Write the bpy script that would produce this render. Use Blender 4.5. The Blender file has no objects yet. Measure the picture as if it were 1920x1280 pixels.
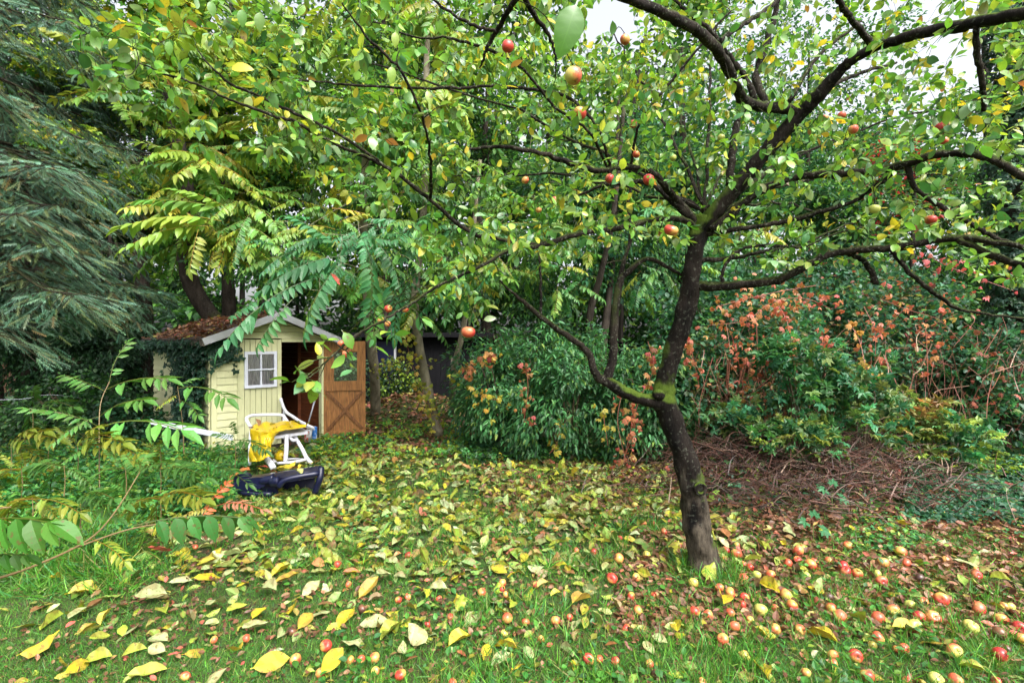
import bpy, math, random
import numpy as np

# ------------------------------------------------------------------ camera, world, sun
random.seed(4)
rng = np.random.default_rng(11)
sc = bpy.context.scene
COL = sc.collection
F = 906.7          # focal length in pixels of the 1920 px wide photograph
CAMZ = 1.6
cam_d = bpy.data.cameras.new('camera'); cam_d.lens = 17.0; cam_d.sensor_width = 36.0
cam_d.clip_start = 0.05; cam_d.clip_end = 500
cam = bpy.data.objects.new('camera', cam_d); COL.objects.link(cam)
cam.location = (0, 0, CAMZ); cam.rotation_euler = (math.radians(90), 0, 0)
sc.camera = cam

SUN_EL, SUN_AZ = math.radians(52), math.radians(148)     # azimuth clockwise from +Y (behind the camera, to its right)
world = bpy.data.worlds.new('World'); sc.world = world; world.use_nodes = True
wn = world.node_tree
sky = wn.nodes.new('ShaderNodeTexSky'); sky.sky_type = 'NISHITA'; sky.sun_disc = False
sky.sun_elevation = SUN_EL; sky.sun_rotation = SUN_AZ; sky.air_density = 1.0; sky.dust_density = 8.0; sky.ozone_density = 1.0
hs = wn.nodes.new('ShaderNodeHueSaturation'); hs.inputs['Saturation'].default_value = .28     # a thin white overcast
wn.links.new(sky.outputs[0], hs.inputs['Color']); wn.links.new(hs.outputs[0], wn.nodes['Background'].inputs[0])
wn.nodes['Background'].inputs[1].default_value = 0.15
sd = bpy.data.lights.new('sun', 'SUN'); sd.energy = 1.05; sd.angle = math.radians(28); sd.color = (1, .96, .90)
so = bpy.data.objects.new('sun', sd); COL.objects.link(so)
so.rotation_euler = (math.radians(90) - SUN_EL, 0, -SUN_AZ + math.pi)
so.location = (0, -5, 12)
sc.view_settings.view_transform = 'Standard'; sc.view_settings.look = 'None'
sc.view_settings.exposure = 1.7; sc.view_settings.gamma = 1
sc.render.engine = 'CYCLES'
sc.cycles.max_bounces = 6; sc.cycles.diffuse_bounces = 2; sc.cycles.glossy_bounces = 2
sc.cycles.transmission_bounces = 4; sc.cycles.transparent_max_bounces = 6
sc.cycles.caustics_reflective = False; sc.cycles.caustics_refractive = False

# ------------------------------------------------------------------ helpers
def P(px, py, Y):
    return np.array([(px - 960) / F * Y, Y, CAMZ - (py - 640) / F * Y])

def smooth_noise(x, y, s=1.0, k=0.0):
    x = np.asarray(x) * s; y = np.asarray(y) * s
    return (np.sin(x * 1.7 + 1.3 + k) * np.cos(y * 1.3 - .7 + k) + .6 * np.sin(x * 3.1 - y * 2.3 + k * 2) +
            .4 * np.cos(x * 5.3 + y * 4.1 + k) + .25 * np.sin(x * 9.7 - y * 7.9 + k * 3)) / 2.25

def gauss(x, y, cx, cy, sx, sy): return np.exp(-((x - cx) / sx) ** 2 - ((y - cy) / sy) ** 2)

def gh(x, y):
    x = np.asarray(x, float); y = np.asarray(y, float)
    h = .018 * smooth_noise(x, y, .9) + .008 * smooth_noise(x, y, 4, 2)
    h = h + .40 * gauss(x, y, 3.1, 5.3, 1.3, .6) + .5 * gauss(x, y, -2.0, 10.0, 1.3, 1.1)
    h = h + .05 * np.clip(x - 4, 0, 6) * np.clip(y - 5, 0, 4) * .5
    return h

def ground_hit(px, py, lift=0.0):
    Y = 3.0
    for _ in range(12):
        h = float(gh((px - 960) / F * Y, Y)) + lift
        Y = .5 * Y + .5 * (CAMZ - h) * F / max(py - 640, 1)
    return (px - 960) / F * Y, Y, float(gh((px - 960) / F * Y, Y))

def topx(p):
    return 960 + p[0] / p[1] * F, 640 + (CAMZ - p[2]) / p[1] * F

def unit(v):
    v = np.asarray(v, float)
    return v / np.maximum(np.linalg.norm(v, axis=-1, keepdims=True), 1e-9)

def frames(d, n):
    x = unit(d); z = n - (n * x).sum(-1, keepdims=True) * x; z = unit(z)
    y = np.cross(z, x)
    return np.stack([x, y, z], axis=-1)

def pal(m, cols, var=.18):
    c = np.array([k[:3] for k in cols], float); w = np.array([k[3] for k in cols], float); w /= w.sum()
    i = rng.choice(len(cols), m, p=w); j = rng.choice(len(cols), m, p=w)
    t = rng.random((m, 1)) * .35
    out = c[i] * (1 - t) + c[j] * t
    return np.clip(out * np.exp(rng.normal(0, var, (m, 1))) * np.exp(rng.normal(0, var * .3, (m, 3))), .003, .9)

class Tpl:
    def __init__(s): s.V = np.zeros((0, 3)); s.L = []; s.S = []; s.T = np.zeros((0, 2)); s.C = np.zeros((0, 3))
    def add(s, V, faces, tc=None, cm=(1, 1, 1)):
        o = len(s.V); V = np.asarray(V, float)
        s.V = np.vstack([s.V, V]); s.T = np.vstack([s.T, tc if tc is not None else np.zeros((len(V), 2))])
        s.C = np.vstack([s.C, np.tile(cm, (len(V), 1))])
        for f in faces: s.L += [i + o for i in f]; s.S.append(len(f))
        return s
    def put(s, t, R, pos, sc_):
        s.add((t.V * sc_) @ np.asarray(R).T + pos, [], t.T)
        o = len(s.V) - len(t.V); s.C[o:] = t.C
        s.L += [i + o for i in t.L]; s.S += list(t.S)
        return s

class Geo:
    def __init__(s): s.V = []; s.L = []; s.S = []; s.C = []; s.T = []; s.n = 0
    def raw(s, V, faces, col=(.5, .5, .5), tc=None):
        V = np.asarray(V, float); k = len(V)
        s.V.append(V); s.C.append(np.broadcast_to(np.asarray(col, float), (k, 3)))
        t = np.zeros((k, 3)) if tc is None else tc
        s.T.append(t)
        if isinstance(faces, np.ndarray):
            s.L.append((faces + s.n).ravel()); s.S.append(np.full(len(faces), faces.shape[1]))
        else:
            s.L.append(np.array([i for f in faces for i in f]) + s.n); s.S.append(np.array([len(f) for f in faces]))
        s.n += k
    def inst(s, t, pos, R, scale, col):
        pos = np.asarray(pos, float); m = len(pos)
        if m == 0: return
        scale = np.broadcast_to(np.asarray(scale, float), (m,)) if np.ndim(scale) < 2 else scale
        k = len(t.V)
        if np.ndim(scale) == 2: tv = t.V[None] * scale[:, None, :]
        else: tv = t.V[None] * scale[:, None, None]
        V = np.einsum('mij,mkj->mki', R, tv) + pos[:, None, :]
        s.V.append(V.reshape(-1, 3))
        L = np.array(t.L)[None] + (np.arange(m) * k)[:, None] + s.n
        s.L.append(L.ravel()); s.S.append(np.tile(np.array(t.S), m))
        c = np.asarray(col)[:, None, :] * t.C[None]
        s.C.append(c.reshape(-1, 3))
        T = np.zeros((m, k, 3)); T[:, :, :2] = t.T[None]; T[:, :, 2] = rng.random((m, 1))
        s.T.append(T.reshape(-1, 3)); s.n += m * k
    def build(s, name, mat, parent=None, smooth=False, loc=None):
        me = bpy.data.meshes.new(name)
        V = np.concatenate(s.V); L = np.concatenate(s.L).astype(np.int32); S = np.concatenate(s.S).astype(np.int32)
        me.vertices.add(len(V)); me.vertices.foreach_set('co', V.astype(np.float32).ravel())
        me.loops.add(len(L)); me.loops.foreach_set('vertex_index', L)
        me.polygons.add(len(S)); st = np.concatenate([[0], np.cumsum(S)[:-1]]).astype(np.int32)
        me.polygons.foreach_set('loop_start', st)
        me.polygons.foreach_set('use_smooth', np.full(len(S), bool(smooth)))
        me.update(calc_edges=True)
        C = np.ones((len(V), 4), np.float32); C[:, :3] = np.concatenate(s.C)
        a = me.attributes.new('Col', 'FLOAT_COLOR', 'POINT'); a.data.foreach_set('color', C.ravel())
        a = me.attributes.new('tc', 'FLOAT_VECTOR', 'POINT'); a.data.foreach_set('vector', np.concatenate(s.T).astype(np.float32).ravel())
        me.materials.append(mat)
        o = bpy.data.objects.new(name, me); COL.objects.link(o)
        if parent: o.parent = parent
        if loc is not None: o.location = loc
        return o

def tag(o, label=None, cat=None, group=None, kind=None):
    if label: o['label'] = label
    if cat: o['category'] = cat
    if group: o['group'] = group
    if kind: o['kind'] = kind
    return o

def empty(name, loc=(0, 0, 0), rz=0.0):
    o = bpy.data.objects.new(name, None); COL.objects.link(o); o.location = tuple(float(v) for v in loc)
    o.rotation_euler = (0, 0, rz); o.empty_display_size = .1
    return o

def hold(parent, *objs):
    """parent meshes that were made in world coordinates to an Empty at the thing's base"""
    bpy.context.view_layer.update() if False else None
    lx, ly, lz = parent.location
    for o in objs:
        o.parent = parent; o.location = (-lx, -ly, -lz)

def box(g, x0, x1, y0, y1, z0, z1, col=(.5, .5, .5)):
    V = [(x, y, z) for x in (x0, x1) for y in (y0, y1) for z in (z0, z1)]
    g.raw(V, [(0, 1, 3, 2), (4, 6, 7, 5), (0, 4, 5, 1), (2, 3, 7, 6), (0, 2, 6, 4), (1, 5, 7, 3)], col)

def obox(g, a, b, w, h, up=(0, 0, 1), col=(.5, .5, .5)):
    """a bar from a to b, w across, h along 'up'"""
    a = np.asarray(a, float); b = np.asarray(b, float)
    R = frames((b - a)[None], np.array([up], float))[0]
    V = [p + R[:, 1] * sy * w / 2 + R[:, 2] * sz * h / 2 for p in (a, b) for sy in (-1, 1) for sz in (-1, 1)]
    g.raw(V, [(0, 1, 3, 2), (4, 6, 7, 5), (0, 4, 5, 1), (2, 3, 7, 6), (0, 2, 6, 4), (1, 5, 7, 3)], col)

def cr(pts, n=6):
    p = np.asarray(pts, float)
    q = np.vstack([2 * p[0] - p[1], p, 2 * p[-1] - p[-2]]); out = []
    for i in range(1, len(q) - 2):
        t = np.linspace(0, 1, n, endpoint=False)[:, None]
        a, b, c, d = q[i - 1], q[i], q[i + 1], q[i + 2]
        out.append(.5 * ((2 * b) + (-a + c) * t + (2 * a - 5 * b + 4 * c - d) * t ** 2 + (-a + 3 * b - 3 * c + d) * t ** 3))
    out.append(p[-1:]); return np.vstack(out)

def tube(g, pts, rad, sides=6, col=(.1, .08, .06), rough=0.0, squash=None, cap=True):
    pts = np.asarray(pts, float); k = len(pts); rad = np.broadcast_to(np.asarray(rad, float), (k,))
    T = unit(np.gradient(pts, axis=0)); n = np.cross(T[0], [0, 0, 1.]);
    if np.linalg.norm(n) < .1: n = np.cross(T[0], [1., 0, 0])
    n = n / np.linalg.norm(n); N = []
    for t in T:
        n = n - n.dot(t) * t; n = n / max(np.linalg.norm(n), 1e-9); N.append(n)
    N = np.array(N); B = np.cross(T, N)
    a = np.linspace(0, 2 * math.pi, sides, endpoint=False)
    rr = np.broadcast_to(rad[:, None], (k, sides)).copy()
    if rough:
        s = np.arange(k)[:, None] * .9; ph = rng.random(4) * 6
        rr *= 1 + rough * (np.sin(a * 2 + s * .6 + ph[0]) * .5 + np.sin(a * 3 - s * .8 + ph[1]) * .4 + np.sin(s * 1.3 + ph[2]) * .4 + np.sin(a * 5 + s * .3 + ph[3]) * .25)
    ca, sa = np.cos(a), np.sin(a)
    V = pts[:, None, :] + rr[:, :, None] * (ca[None, :, None] * N[:, None, :] + sa[None, :, None] * B[:, None, :])
    i = np.arange(k - 1)[:, None] * sides; j = np.arange(sides)[None]; j2 = (j + 1) % sides
    q = np.stack([i + j, i + j2, i + sides + j2, i + sides + j], -1).reshape(-1, 4)
    V = V.reshape(-1, 3); tc = np.zeros((len(V), 3)); tc[:, 2] = rng.random()
    g.raw(V, q, col, tc)
    if cap and sides > 3:
        o = g.n - len(V)
        g.L.append(np.arange(o + (k - 1) * sides, o + k * sides)); g.S.append(np.array([sides]))
        g.L.append(np.arange(o + sides - 1, o - 1, -1)); g.S.append(np.array([sides]))

# ------------------------------------------------------------------ materials
def nm(name):
    m = bpy.data.materials.new(name); m.use_nodes = True; nt = m.node_tree; nt.nodes.clear()
    return m, nt
def nd(nt, t, **k):
    n = nt.nodes.new(t)
    for a, b in k.items():
        if a in n.inputs: n.inputs[a].default_value = b
        else: setattr(n, a, b)
    return n
def mixc(nt, f, a, b, mode='MIX'):
    n = nt.nodes.new('ShaderNodeMix'); n.data_type = 'RGBA'; n.blend_type = mode
    for s, v in ((n.inputs[0], f), (n.inputs[6], a), (n.inputs[7], b)):
        if hasattr(v, 'links') or hasattr(v, 'is_linked'): nt.links.new(v, s)
        else: s.default_value = v if s.type == 'VALUE' else (tuple(v) + (1,) if len(v) == 3 else v)
    return n.outputs[2]
def mathn(nt, op, a, b=0.0, clamp=False):
    n = nt.nodes.new('ShaderNodeMath'); n.operation = op; n.use_clamp = clamp
    for s, v in ((n.inputs[0], a), (n.inputs[1], b)):
        if hasattr(v, 'is_linked'): nt.links.new(v, s)
        else: s.default_value = v
    return n.outputs[0]
def ramp(nt, fac, stops):
    n = nt.nodes.new('ShaderNodeValToRGB'); nt.links.new(fac, n.inputs[0]); e = n.color_ramp.elements
    while len(e) > len(stops): e.remove(e[-1])
    while len(e) < len(stops): e.new(.5)
    for x, (p, c) in zip(e, stops): x.position = p; x.color = tuple(c) + (1,) if len(c) == 3 else c
    return n.outputs[0]
def noise(nt, scale, detail=4, vec=None, rough=.55, dist=0):
    n = nt.nodes.new('ShaderNodeTexNoise'); n.inputs['Scale'].default_value = scale; n.inputs['Detail'].default_value = detail
    n.inputs['Roughness'].default_value = rough; n.inputs['Distortion'].default_value = dist
    if vec is not None: nt.links.new(vec, n.inputs['Vector'])
    return n.outputs[0]

def mat_leaf(name, trans=.4, rough=.4, spec=.5, detail=True, spots=.25, edge=0.0):
    m, nt = nm(name); out = nd(nt, 'ShaderNodeOutputMaterial')
    at = nd(nt, 'ShaderNodeAttribute', attribute_name='Col'); c = at.outputs[0]
    if detail:
        tc = nd(nt, 'ShaderNodeAttribute', attribute_name='tc'); sp = nd(nt, 'ShaderNodeSeparateXYZ'); nt.links.new(tc.outputs[1], sp.inputs[0])
        av = mathn(nt, 'ABSOLUTE', sp.outputs[1])
        rib = mathn(nt, 'SUBTRACT', 1.0, mathn(nt, 'MULTIPLY', av, 14), True)
        vs = mathn(nt, 'SINE', mathn(nt, 'MULTIPLY', mathn(nt, 'SUBTRACT', sp.outputs[0], mathn(nt, 'MULTIPLY', av, .22)), 48))
        vein = mathn(nt, 'MULTIPLY', mathn(nt, 'SUBTRACT', vs, .75, True), 1.2, True)
        f = mathn(nt, 'MAXIMUM', mathn(nt, 'MULTIPLY', rib, .6), vein)
        light = mixc(nt, 1.0, c, (1.5, 1.45, 1.3), 'MULTIPLY')
        c = mixc(nt, mathn(nt, 'MULTIPLY', f, .6), c, light)
        geo = nd(nt, 'ShaderNodeNewGeometry')
        n1 = noise(nt, 55, 3, geo.outputs['Position'])
        sel = mathn(nt, 'GREATER_THAN', sp.outputs[2], 1 - spots * 2)
        k = mathn(nt, 'MULTIPLY', ramp(nt, n1, [(.60, (0, 0, 0)), (.66, (1, 1, 1))]), sel)
        c = mixc(nt, mathn(nt, 'MULTIPLY', k, .7), c, (.12, .06, .02))
        if edge:
            n4 = noise(nt, 28, 4, geo.outputs['Position']); e = mathn(nt, 'ADD', mathn(nt, 'MULTIPLY', av, .28), n4)
            c = mixc(nt, mathn(nt, 'MULTIPLY', ramp(nt, e, [(.56, (0, 0, 0)), (.76, (1, 1, 1))]), edge), c, (.17, .085, .03))
    p = nd(nt, 'ShaderNodeBsdfPrincipled', Roughness=rough)
    p.inputs['Specular IOR Level'].default_value = spec
    nt.links.new(c, p.inputs['Base Color'])
    t = nd(nt, 'ShaderNodeBsdfTranslucent'); tcx = mixc(nt, 1.0, c, (1.25, 1.2, .7), 'MULTIPLY'); nt.links.new(tcx, t.inputs[0])
    mx = nd(nt, 'ShaderNodeMixShader'); mx.inputs[0].default_value = trans
    nt.links.new(p.outputs[0], mx.inputs[1]); nt.links.new(t.outputs[0], mx.inputs[2]); nt.links.new(mx.outputs[0], out.inputs[0])
    return m

def mat_std(name, build, rough=.6, spec=.4, bump=None, bstr=.4, bdist=.01, metal=0.0):
    m, nt = nm(name); out = nd(nt, 'ShaderNodeOutputMaterial'); p = nd(nt, 'ShaderNodeBsdfPrincipled', Roughness=rough, Metallic=metal)
    p.inputs['Specular IOR Level'].default_value = spec
    tc = nd(nt, 'ShaderNodeTexCoord'); v = tc.outputs['Object']
    c = build(nt, v)
    if hasattr(c, 'is_linked'): nt.links.new(c, p.inputs['Base Color'])
    else: p.inputs['Base Color'].default_value = tuple(c) + (1,)
    if bump:
        b = nd(nt, 'ShaderNodeBump'); b.inputs['Strength'].default_value = bstr; b.inputs['Distance'].default_value = bdist
        nt.links.new(bump(nt, v), b.inputs['Height']); nt.links.new(b.outputs[0], p.inputs['Normal'])
    nt.links.new(p.outputs[0], out.inputs[0]); return m

def stretch(nt, v, s):
    mp = nd(nt, 'ShaderNodeMapping'); mp.inputs['Scale'].default_value = s; nt.links.new(v, mp.inputs[0]); return mp.outputs[0]

def bark(name, dark, light, moss=.0, lichen=.3, scale=1.0, zones=()):
    def b(nt, v):
        n1 = noise(nt, 9 * scale, 6, stretch(nt, v, (1, 1, .35))); c = ramp(nt, n1, [(.33, dark), (.72, light)])
        n2 = noise(nt, 42 * scale, 3, v); c = mixc(nt, mathn(nt, 'MULTIPLY', ramp(nt, n2, [(.58, (0, 0, 0)), (.66, (1, 1, 1))]), lichen), c, (.24, .26, .20))
        g = nd(nt, 'ShaderNodeNewGeometry'); s = nd(nt, 'ShaderNodeSeparateXYZ'); nt.links.new(g.outputs['Normal'], s.inputs[0])
        n3 = noise(nt, 3.2, 4, v)
        k = mathn(nt, 'MULTIPLY', mathn(nt, 'ADD', mathn(nt, 'MULTIPLY', s.outputs[2], .35), n3), 1.0)
        if zones:      # moss sits where water gathers: the fork and the low joint
            sv = nd(nt, 'ShaderNodeSeparateXYZ'); nt.links.new(g.outputs['Position'], sv.inputs[0])
            for z0_, w_ in zones:
                dz = mathn(nt, 'ABSOLUTE', mathn(nt, 'SUBTRACT', sv.outputs[2], z0_)); k = mathn(nt, 'ADD', k, mathn(nt, 'MULTIPLY', mathn(nt, 'SUBTRACT', 1.0, mathn(nt, 'DIVIDE', dz, w_), True), .20))
            k = mathn(nt, 'SUBTRACT', k, .07)
        if zones:
            lo = mathn(nt, 'ADD', mathn(nt, 'MULTIPLY', mathn(nt, 'SUBTRACT', .75, sv.outputs[2]), 1.6), mathn(nt, 'MULTIPLY', mathn(nt, 'SUBTRACT', n1, .5), 3.0))
            c = mixc(nt, mathn(nt, 'MULTIPLY', ramp(nt, lo, [(.25, (0, 0, 0)), (.6, (1, 1, 1))]), .85), c, ramp(nt, noise(nt, 30, 6, stretch(nt, v, (1, 1, .2)), .7), [(.35, (.010, .008, .006)), (.7, (.12, .10, .075))]))
        k = ramp(nt, k, [(.62, (0, 0, 0)), (.74, (1, 1, 1))])
        return mixc(nt, mathn(nt, 'MULTIPLY', k, moss), c, mixc(nt, noise(nt, 60, 3, v), (.025, .05, .006), (.085, .13, .014)))
    return mat_std(name, b, .85, .12, lambda nt, v: mathn(nt, 'ADD', noise(nt, 26 * scale, 7, stretch(nt, v, (1, 1, .3)), .7), mathn(nt, 'MULTIPLY', noise(nt, 8 * scale, 3, stretch(nt, v, (1, 1, .5))), 1.2)), 1.0, .022)

M = {}
M['leaf'] = mat_leaf('leaf', .42, .45, .4)
M['apple_leaf'] = mat_leaf('apple_leaf', .38, .36, .65)
M['gloss'] = mat_leaf('glossy_leaf', .38, .42, .4, spots=.1)
M['far'] = mat_leaf('distant_leaf', .45, .55, .3, detail=False)
M['dead'] = mat_leaf('fallen_leaf', .12, .5, .4, spots=.4, edge=.55)
M['needle'] = mat_leaf('needle', .1, .6, .3, detail=False)
M['grass'] = mat_leaf('grass_blade', .35, .45, .3, detail=False)
M['bark'] = bark('apple_bark', (.002, .0018, .0016), (.020, .015, .012), .9, .16, 1.0, ((2.42, .42), (1.27, .12)))
M['branch'] = bark('branch_bark', (.004, .003, .0025), (.036, .028, .022), .4, .35, 1.6)
M['trunk'] = bark('tree_bark', (.11, .095, .065), (.34, .30, .22), .3, .25)
M['darkbark'] = bark('dark_bark', (.014, .011, .009), (.05, .04, .032), .2, .1)
M['twig'] = mat_std('twig_bark', lambda nt, v: ramp(nt, noise(nt, 14, 3, v), [(.3, (.045, .032, .022)), (.7, (.13, .10, .065))]), .7, .3)
M['stem'] = mat_std('stem', lambda nt, v: nd(nt, 'ShaderNodeAttribute', attribute_name='Col').outputs[0], .5, .4)

def paint(name, base, dirt=(.25, .24, .15), amt=.5, rough=.5, z=3, algae=False):
    def b(nt, v):
        n = noise(nt, z, 6, v); n2 = noise(nt, 30, 4, stretch(nt, v, (1, 1, .15)))
        k = mathn(nt, 'MULTIPLY', ramp(nt, n, [(.5, (0, 0, 0)), (.8, (1, 1, 1))]), amt)
        k2 = mathn(nt, 'MULTIPLY', ramp(nt, n2, [(.56, (0, 0, 0)), (.75, (1, 1, 1))]), amt * .6)
        c = mixc(nt, mathn(nt, 'MAXIMUM', k, k2), base, dirt)
        if algae:
            sp = nd(nt, 'ShaderNodeSeparateXYZ'); nt.links.new(v, sp.inputs[0])
            a_ = mathn(nt, 'ADD', mathn(nt, 'MULTIPLY', mathn(nt, 'SUBTRACT', .30, sp.outputs[2]), 2.2), mathn(nt, 'MULTIPLY', mathn(nt, 'SUBTRACT', noise(nt, 7, 6, v), .5), 3.2))
            c = mixc(nt, mathn(nt, 'MULTIPLY', ramp(nt, a_, [(.1, (0, 0, 0)), (.7, (1, 1, 1))]), .7), c, (.14, .15, .07))
            nl = noise(nt, 55, 2, stretch(nt, v, (1, 1, 1))); c = mixc(nt, mathn(nt, 'MULTIPLY', ramp(nt, nl, [(.70, (0, 0, 0)), (.72, (1, 1, 1))]), .6), c, (.12, .09, .06))
        return c
    return mat_std(name, b, rough, .4, lambda nt, v: noise(nt, 60, 3, v), .15, .004)
M['yellow_paint'] = paint('yellow_paint', (.61, .61, .36), (.38, .38, .22), .5, algae=True)
M['white_paint'] = paint('white_paint', (.66, .68, .80), (.35, .34, .33), .35)
M['fascia'] = paint('fascia_paint', (.40, .41, .45), (.20, .19, .17), .5)
M['white_plastic'] = paint('white_plastic', (.68, .68, .76), (.34, .31, .26), .4, .35, 5)
def wood(name, a, b_, sc_=(6, 6, .5)):
    return mat_std(name, lambda nt, v: ramp(nt, noise(nt, 9, 6, stretch(nt, v, sc_), .6, .6), [(.3, a), (.72, b_)]), .55, .35,
                   lambda nt, v: noise(nt, 30, 4, stretch(nt, v, sc_)), .25, .004)
M['door_wood'] = wood('varnished_wood', (.12, .048, .014), (.40, .18, .055))
M['shadow_toned_brace'] = wood('shadow_toned_brace', (.07, .028, .010), (.24, .10, .032))  # door wood darkened for the braces, standing in for their shadow outlines
M['inner_wood'] = wood('inner_wood', (.10, .03, .012), (.24, .075, .03), (.5, .5, 6))
M['old_wood'] = wood('weathered_wood', (.05, .042, .035), (.17, .14, .11))
M['fence_wood'] = wood('fence_wood', (.05, .026, .015), (.14, .075, .04))
M['black_wood'] = mat_std('dark_stained_wood', lambda nt, v: ramp(nt, noise(nt, 9, 4, stretch(nt, v, (6, 6, .5))), [(.3, (.004, .004, .005)), (.7, (.012, .012, .014))]), .95, .1)
M['felt'] = mat_std('roof_felt', lambda nt, v: ramp(nt, noise(nt, 12, 6, v), [(.3, (.035, .028, .026)), (.7, (.10, .07, .06))]), .9, .2, lambda nt, v: noise(nt, 80, 4, v), .5, .006)
M['navy'] = mat_std('navy_plastic', lambda nt, v: ramp(nt, noise(nt, 8, 4, v), [(.3, (.003, .004, .022)), (.75, (.010, .012, .045))]), .32, .5, lambda nt, v: noise(nt, 50, 2, v), .1, .004)
M['tarp'] = mat_std('yellow_tarp', lambda nt, v: mixc(nt, ramp(nt, noise(nt, 16, 3, v), [(.62, (0, 0, 0)), (.68, (1, 1, 1))]), (.62, .43, .012), (.26, .15, .01)), .3, .5, lambda nt, v: noise(nt, 22, 4, v), .5, .02)
M['curtain'] = mat_std('curtain', lambda nt, v: ramp(nt, noise(nt, 14, 3, stretch(nt, v, (6, 6, .4))), [(.3, (.26, .24, .30)), (.7, (.60, .57, .66))]), .9, .1)
M['webbing'] = mat_std('grey_webbing', lambda nt, v: (.07, .075, .09), .7, .2)
M['red'] = mat_std('red_plastic', lambda nt, v: mixc(nt, ramp(nt, noise(nt, 20, 2, v), [(.5, (0, 0, 0)), (.6, (1, 1, 1))]), (.45, .06, .03), (.55, .5, .48)), .4)
M['blue'] = mat_std('blue_plastic', lambda nt, v: mixc(nt, ramp(nt, noise(nt, 18, 2, v), [(.5, (0, 0, 0)), (.6, (1, 1, 1))]), (.03, .16, .5), (.45, .5, .62)), .35)
M['metal'] = mat_std('grey_metal', lambda nt, v: (.35, .37, .42), .4, .5, metal=.3)
def glass():
    m, nt = nm('window_glass'); out = nd(nt, 'ShaderNodeOutputMaterial')
    g = nd(nt, 'ShaderNodeBsdfGlossy', Roughness=.03); t = nd(nt, 'ShaderNodeBsdfTransparent')
    fr = nd(nt, 'ShaderNodeFresnel', IOR=1.5); mx = nd(nt, 'ShaderNodeMixShader')
    nt.links.new(mathn(nt, 'MULTIPLY', fr.outputs[0], 2.0, True), mx.inputs[0]); nt.links.new(t.outputs[0], mx.inputs[1]); nt.links.new(g.outputs[0], mx.inputs[2])
    nt.links.new(mx.outputs[0], out.inputs[0]); return m
M['glass'] = glass()

def mat_ground():
    def b(nt, v):
        n = noise(nt, 1.3, 6, v); c = ramp(nt, n, [(.32, (.050, .042, .024)), (.43, (.045, .075, .018)), (.58, (.035, .090, .014))])
        n2 = noise(nt, 16, 5, v); c = mixc(nt, ramp(nt, n2, [(.45, (0, 0, 0)), (.62, (1, 1, 1))]), c, (.045, .034, .022))
        n3 = noise(nt, 120, 3, v); return mixc(nt, ramp(nt, n3, [(.55, (0, 0, 0)), (.7, (.7, .7, .7))]), c, (.13, .12, .05))
    return mat_std('soil_and_turf', b, .9, .2, lambda nt, v: noise(nt, 45, 6, v, .7), .9, .03)
M['ground'] = mat_ground()

def mat_apple(name, a, b_, mid=.5, w=.12):
    def b(nt, v):
        n = noise(nt, 14, 3, v, .5)
        s = nd(nt, 'ShaderNodeSeparateXYZ'); nt.links.new(v, s.inputs[0])
        k = mathn(nt, 'ADD', n, mathn(nt, 'MULTIPLY', s.outputs[0], 9.0))
        c = ramp(nt, k, [(mid - w, a), (mid + w, b_)])
        st = noise(nt, 60, 2, stretch(nt, v, (4, 4, .4))); c = mixc(nt, mathn(nt, 'MULTIPLY', ramp(nt, st, [(.5, (0, 0, 0)), (.7, (1, 1, 1))]), .35), c, b_)
        oi = nd(nt, 'ShaderNodeObjectInfo'); va = nd(nt, 'ShaderNodeVectorMath', operation='ADD'); nt.links.new(v, va.inputs[0]); nt.links.new(oi.outputs['Location'], va.inputs[1])
        br = noise(nt, 26, 3, va.outputs[0]); c = mixc(nt, mathn(nt, 'MULTIPLY', ramp(nt, br, [(.61, (0, 0, 0)), (.68, (1, 1, 1))]), .75), c, (.13, .055, .025))
        sp = noise(nt, 240, 1, v); return mixc(nt, mathn(nt, 'MULTIPLY', ramp(nt, sp, [(.66, (0, 0, 0)), (.7, (1, 1, 1))]), .5), c, (.5, .35, .15))
    return mat_std(name, b, .32, .5)
RED, YEL = (.42, .040, .028), (.52, .30, .07)
AM = {'deep red': mat_apple('deep_red_apple', (.46, .15, .06), (.36, .025, .025), .34),
      'red': mat_apple('red_apple', YEL, RED, .36), 'orange': mat_apple('orange_apple', (.54, .29, .08), (.46, .08, .04), .46),
      'yellow': mat_apple('yellow_apple', (.48, .42, .09), (.50, .10, .05), .60), 'green': mat_apple('green_apple', (.42, .46, .10), (.48, .38, .10), .75),
      'brown': mat_apple('rotten_apple', (.14, .06, .03), (.05, .022, .018), .45)}

# ------------------------------------------------------------------ leaf templates
def leaf_tpl(L=1., W=.5, rows=3, fold=.2, droop=.2, peak=.45, curl=0., stem=0., wav=0.):
    t = Tpl(); ts = np.linspace(0, 1, rows + 2)[1:-1]
    V = [(0, 0, 0)]; T = [(0, 0)]
    for i, u in enumerate(ts):
        w = W / 2 * (math.sin(math.pi * u ** (math.log(.5) / math.log(peak))) ** .75)
        z = -droop * u * u * L; wz = wav * math.sin(i * 2.4 + 1)
        x = u * L
        V += [(x, w, z + fold * w + wz + curl * w), (x, 0, z), (x, -w, z + fold * w - wz + curl * w * .4)]; T += [(u, 1), (u, 0), (u, -1)]
    V.append((L, 0, -droop * L)); T.append((1, 0)); V = np.array(V, float)
    V[:, 0] += stem
    fs = [(0, 2, 1), (0, 3, 2)]
    for i in range(rows - 1):
        a = 1 + 3 * i; b = a + 3; fs += [(a, a + 1, b + 1, b), (a + 1, a + 2, b + 2, b + 1)]
    a = 1 + 3 * (rows - 1); e = len(V) - 1; fs += [(a, a + 1, e), (a + 1, a + 2, e)]
    t.add(V, fs, np.array(T, float))
    if stem: t.add([(0, -.012, 0), (0, .012, 0), (stem, .012, 0), (stem, -.012, 0)], [(0, 1, 2, 3)], None, (.8, .7, .5))
    return t
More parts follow.
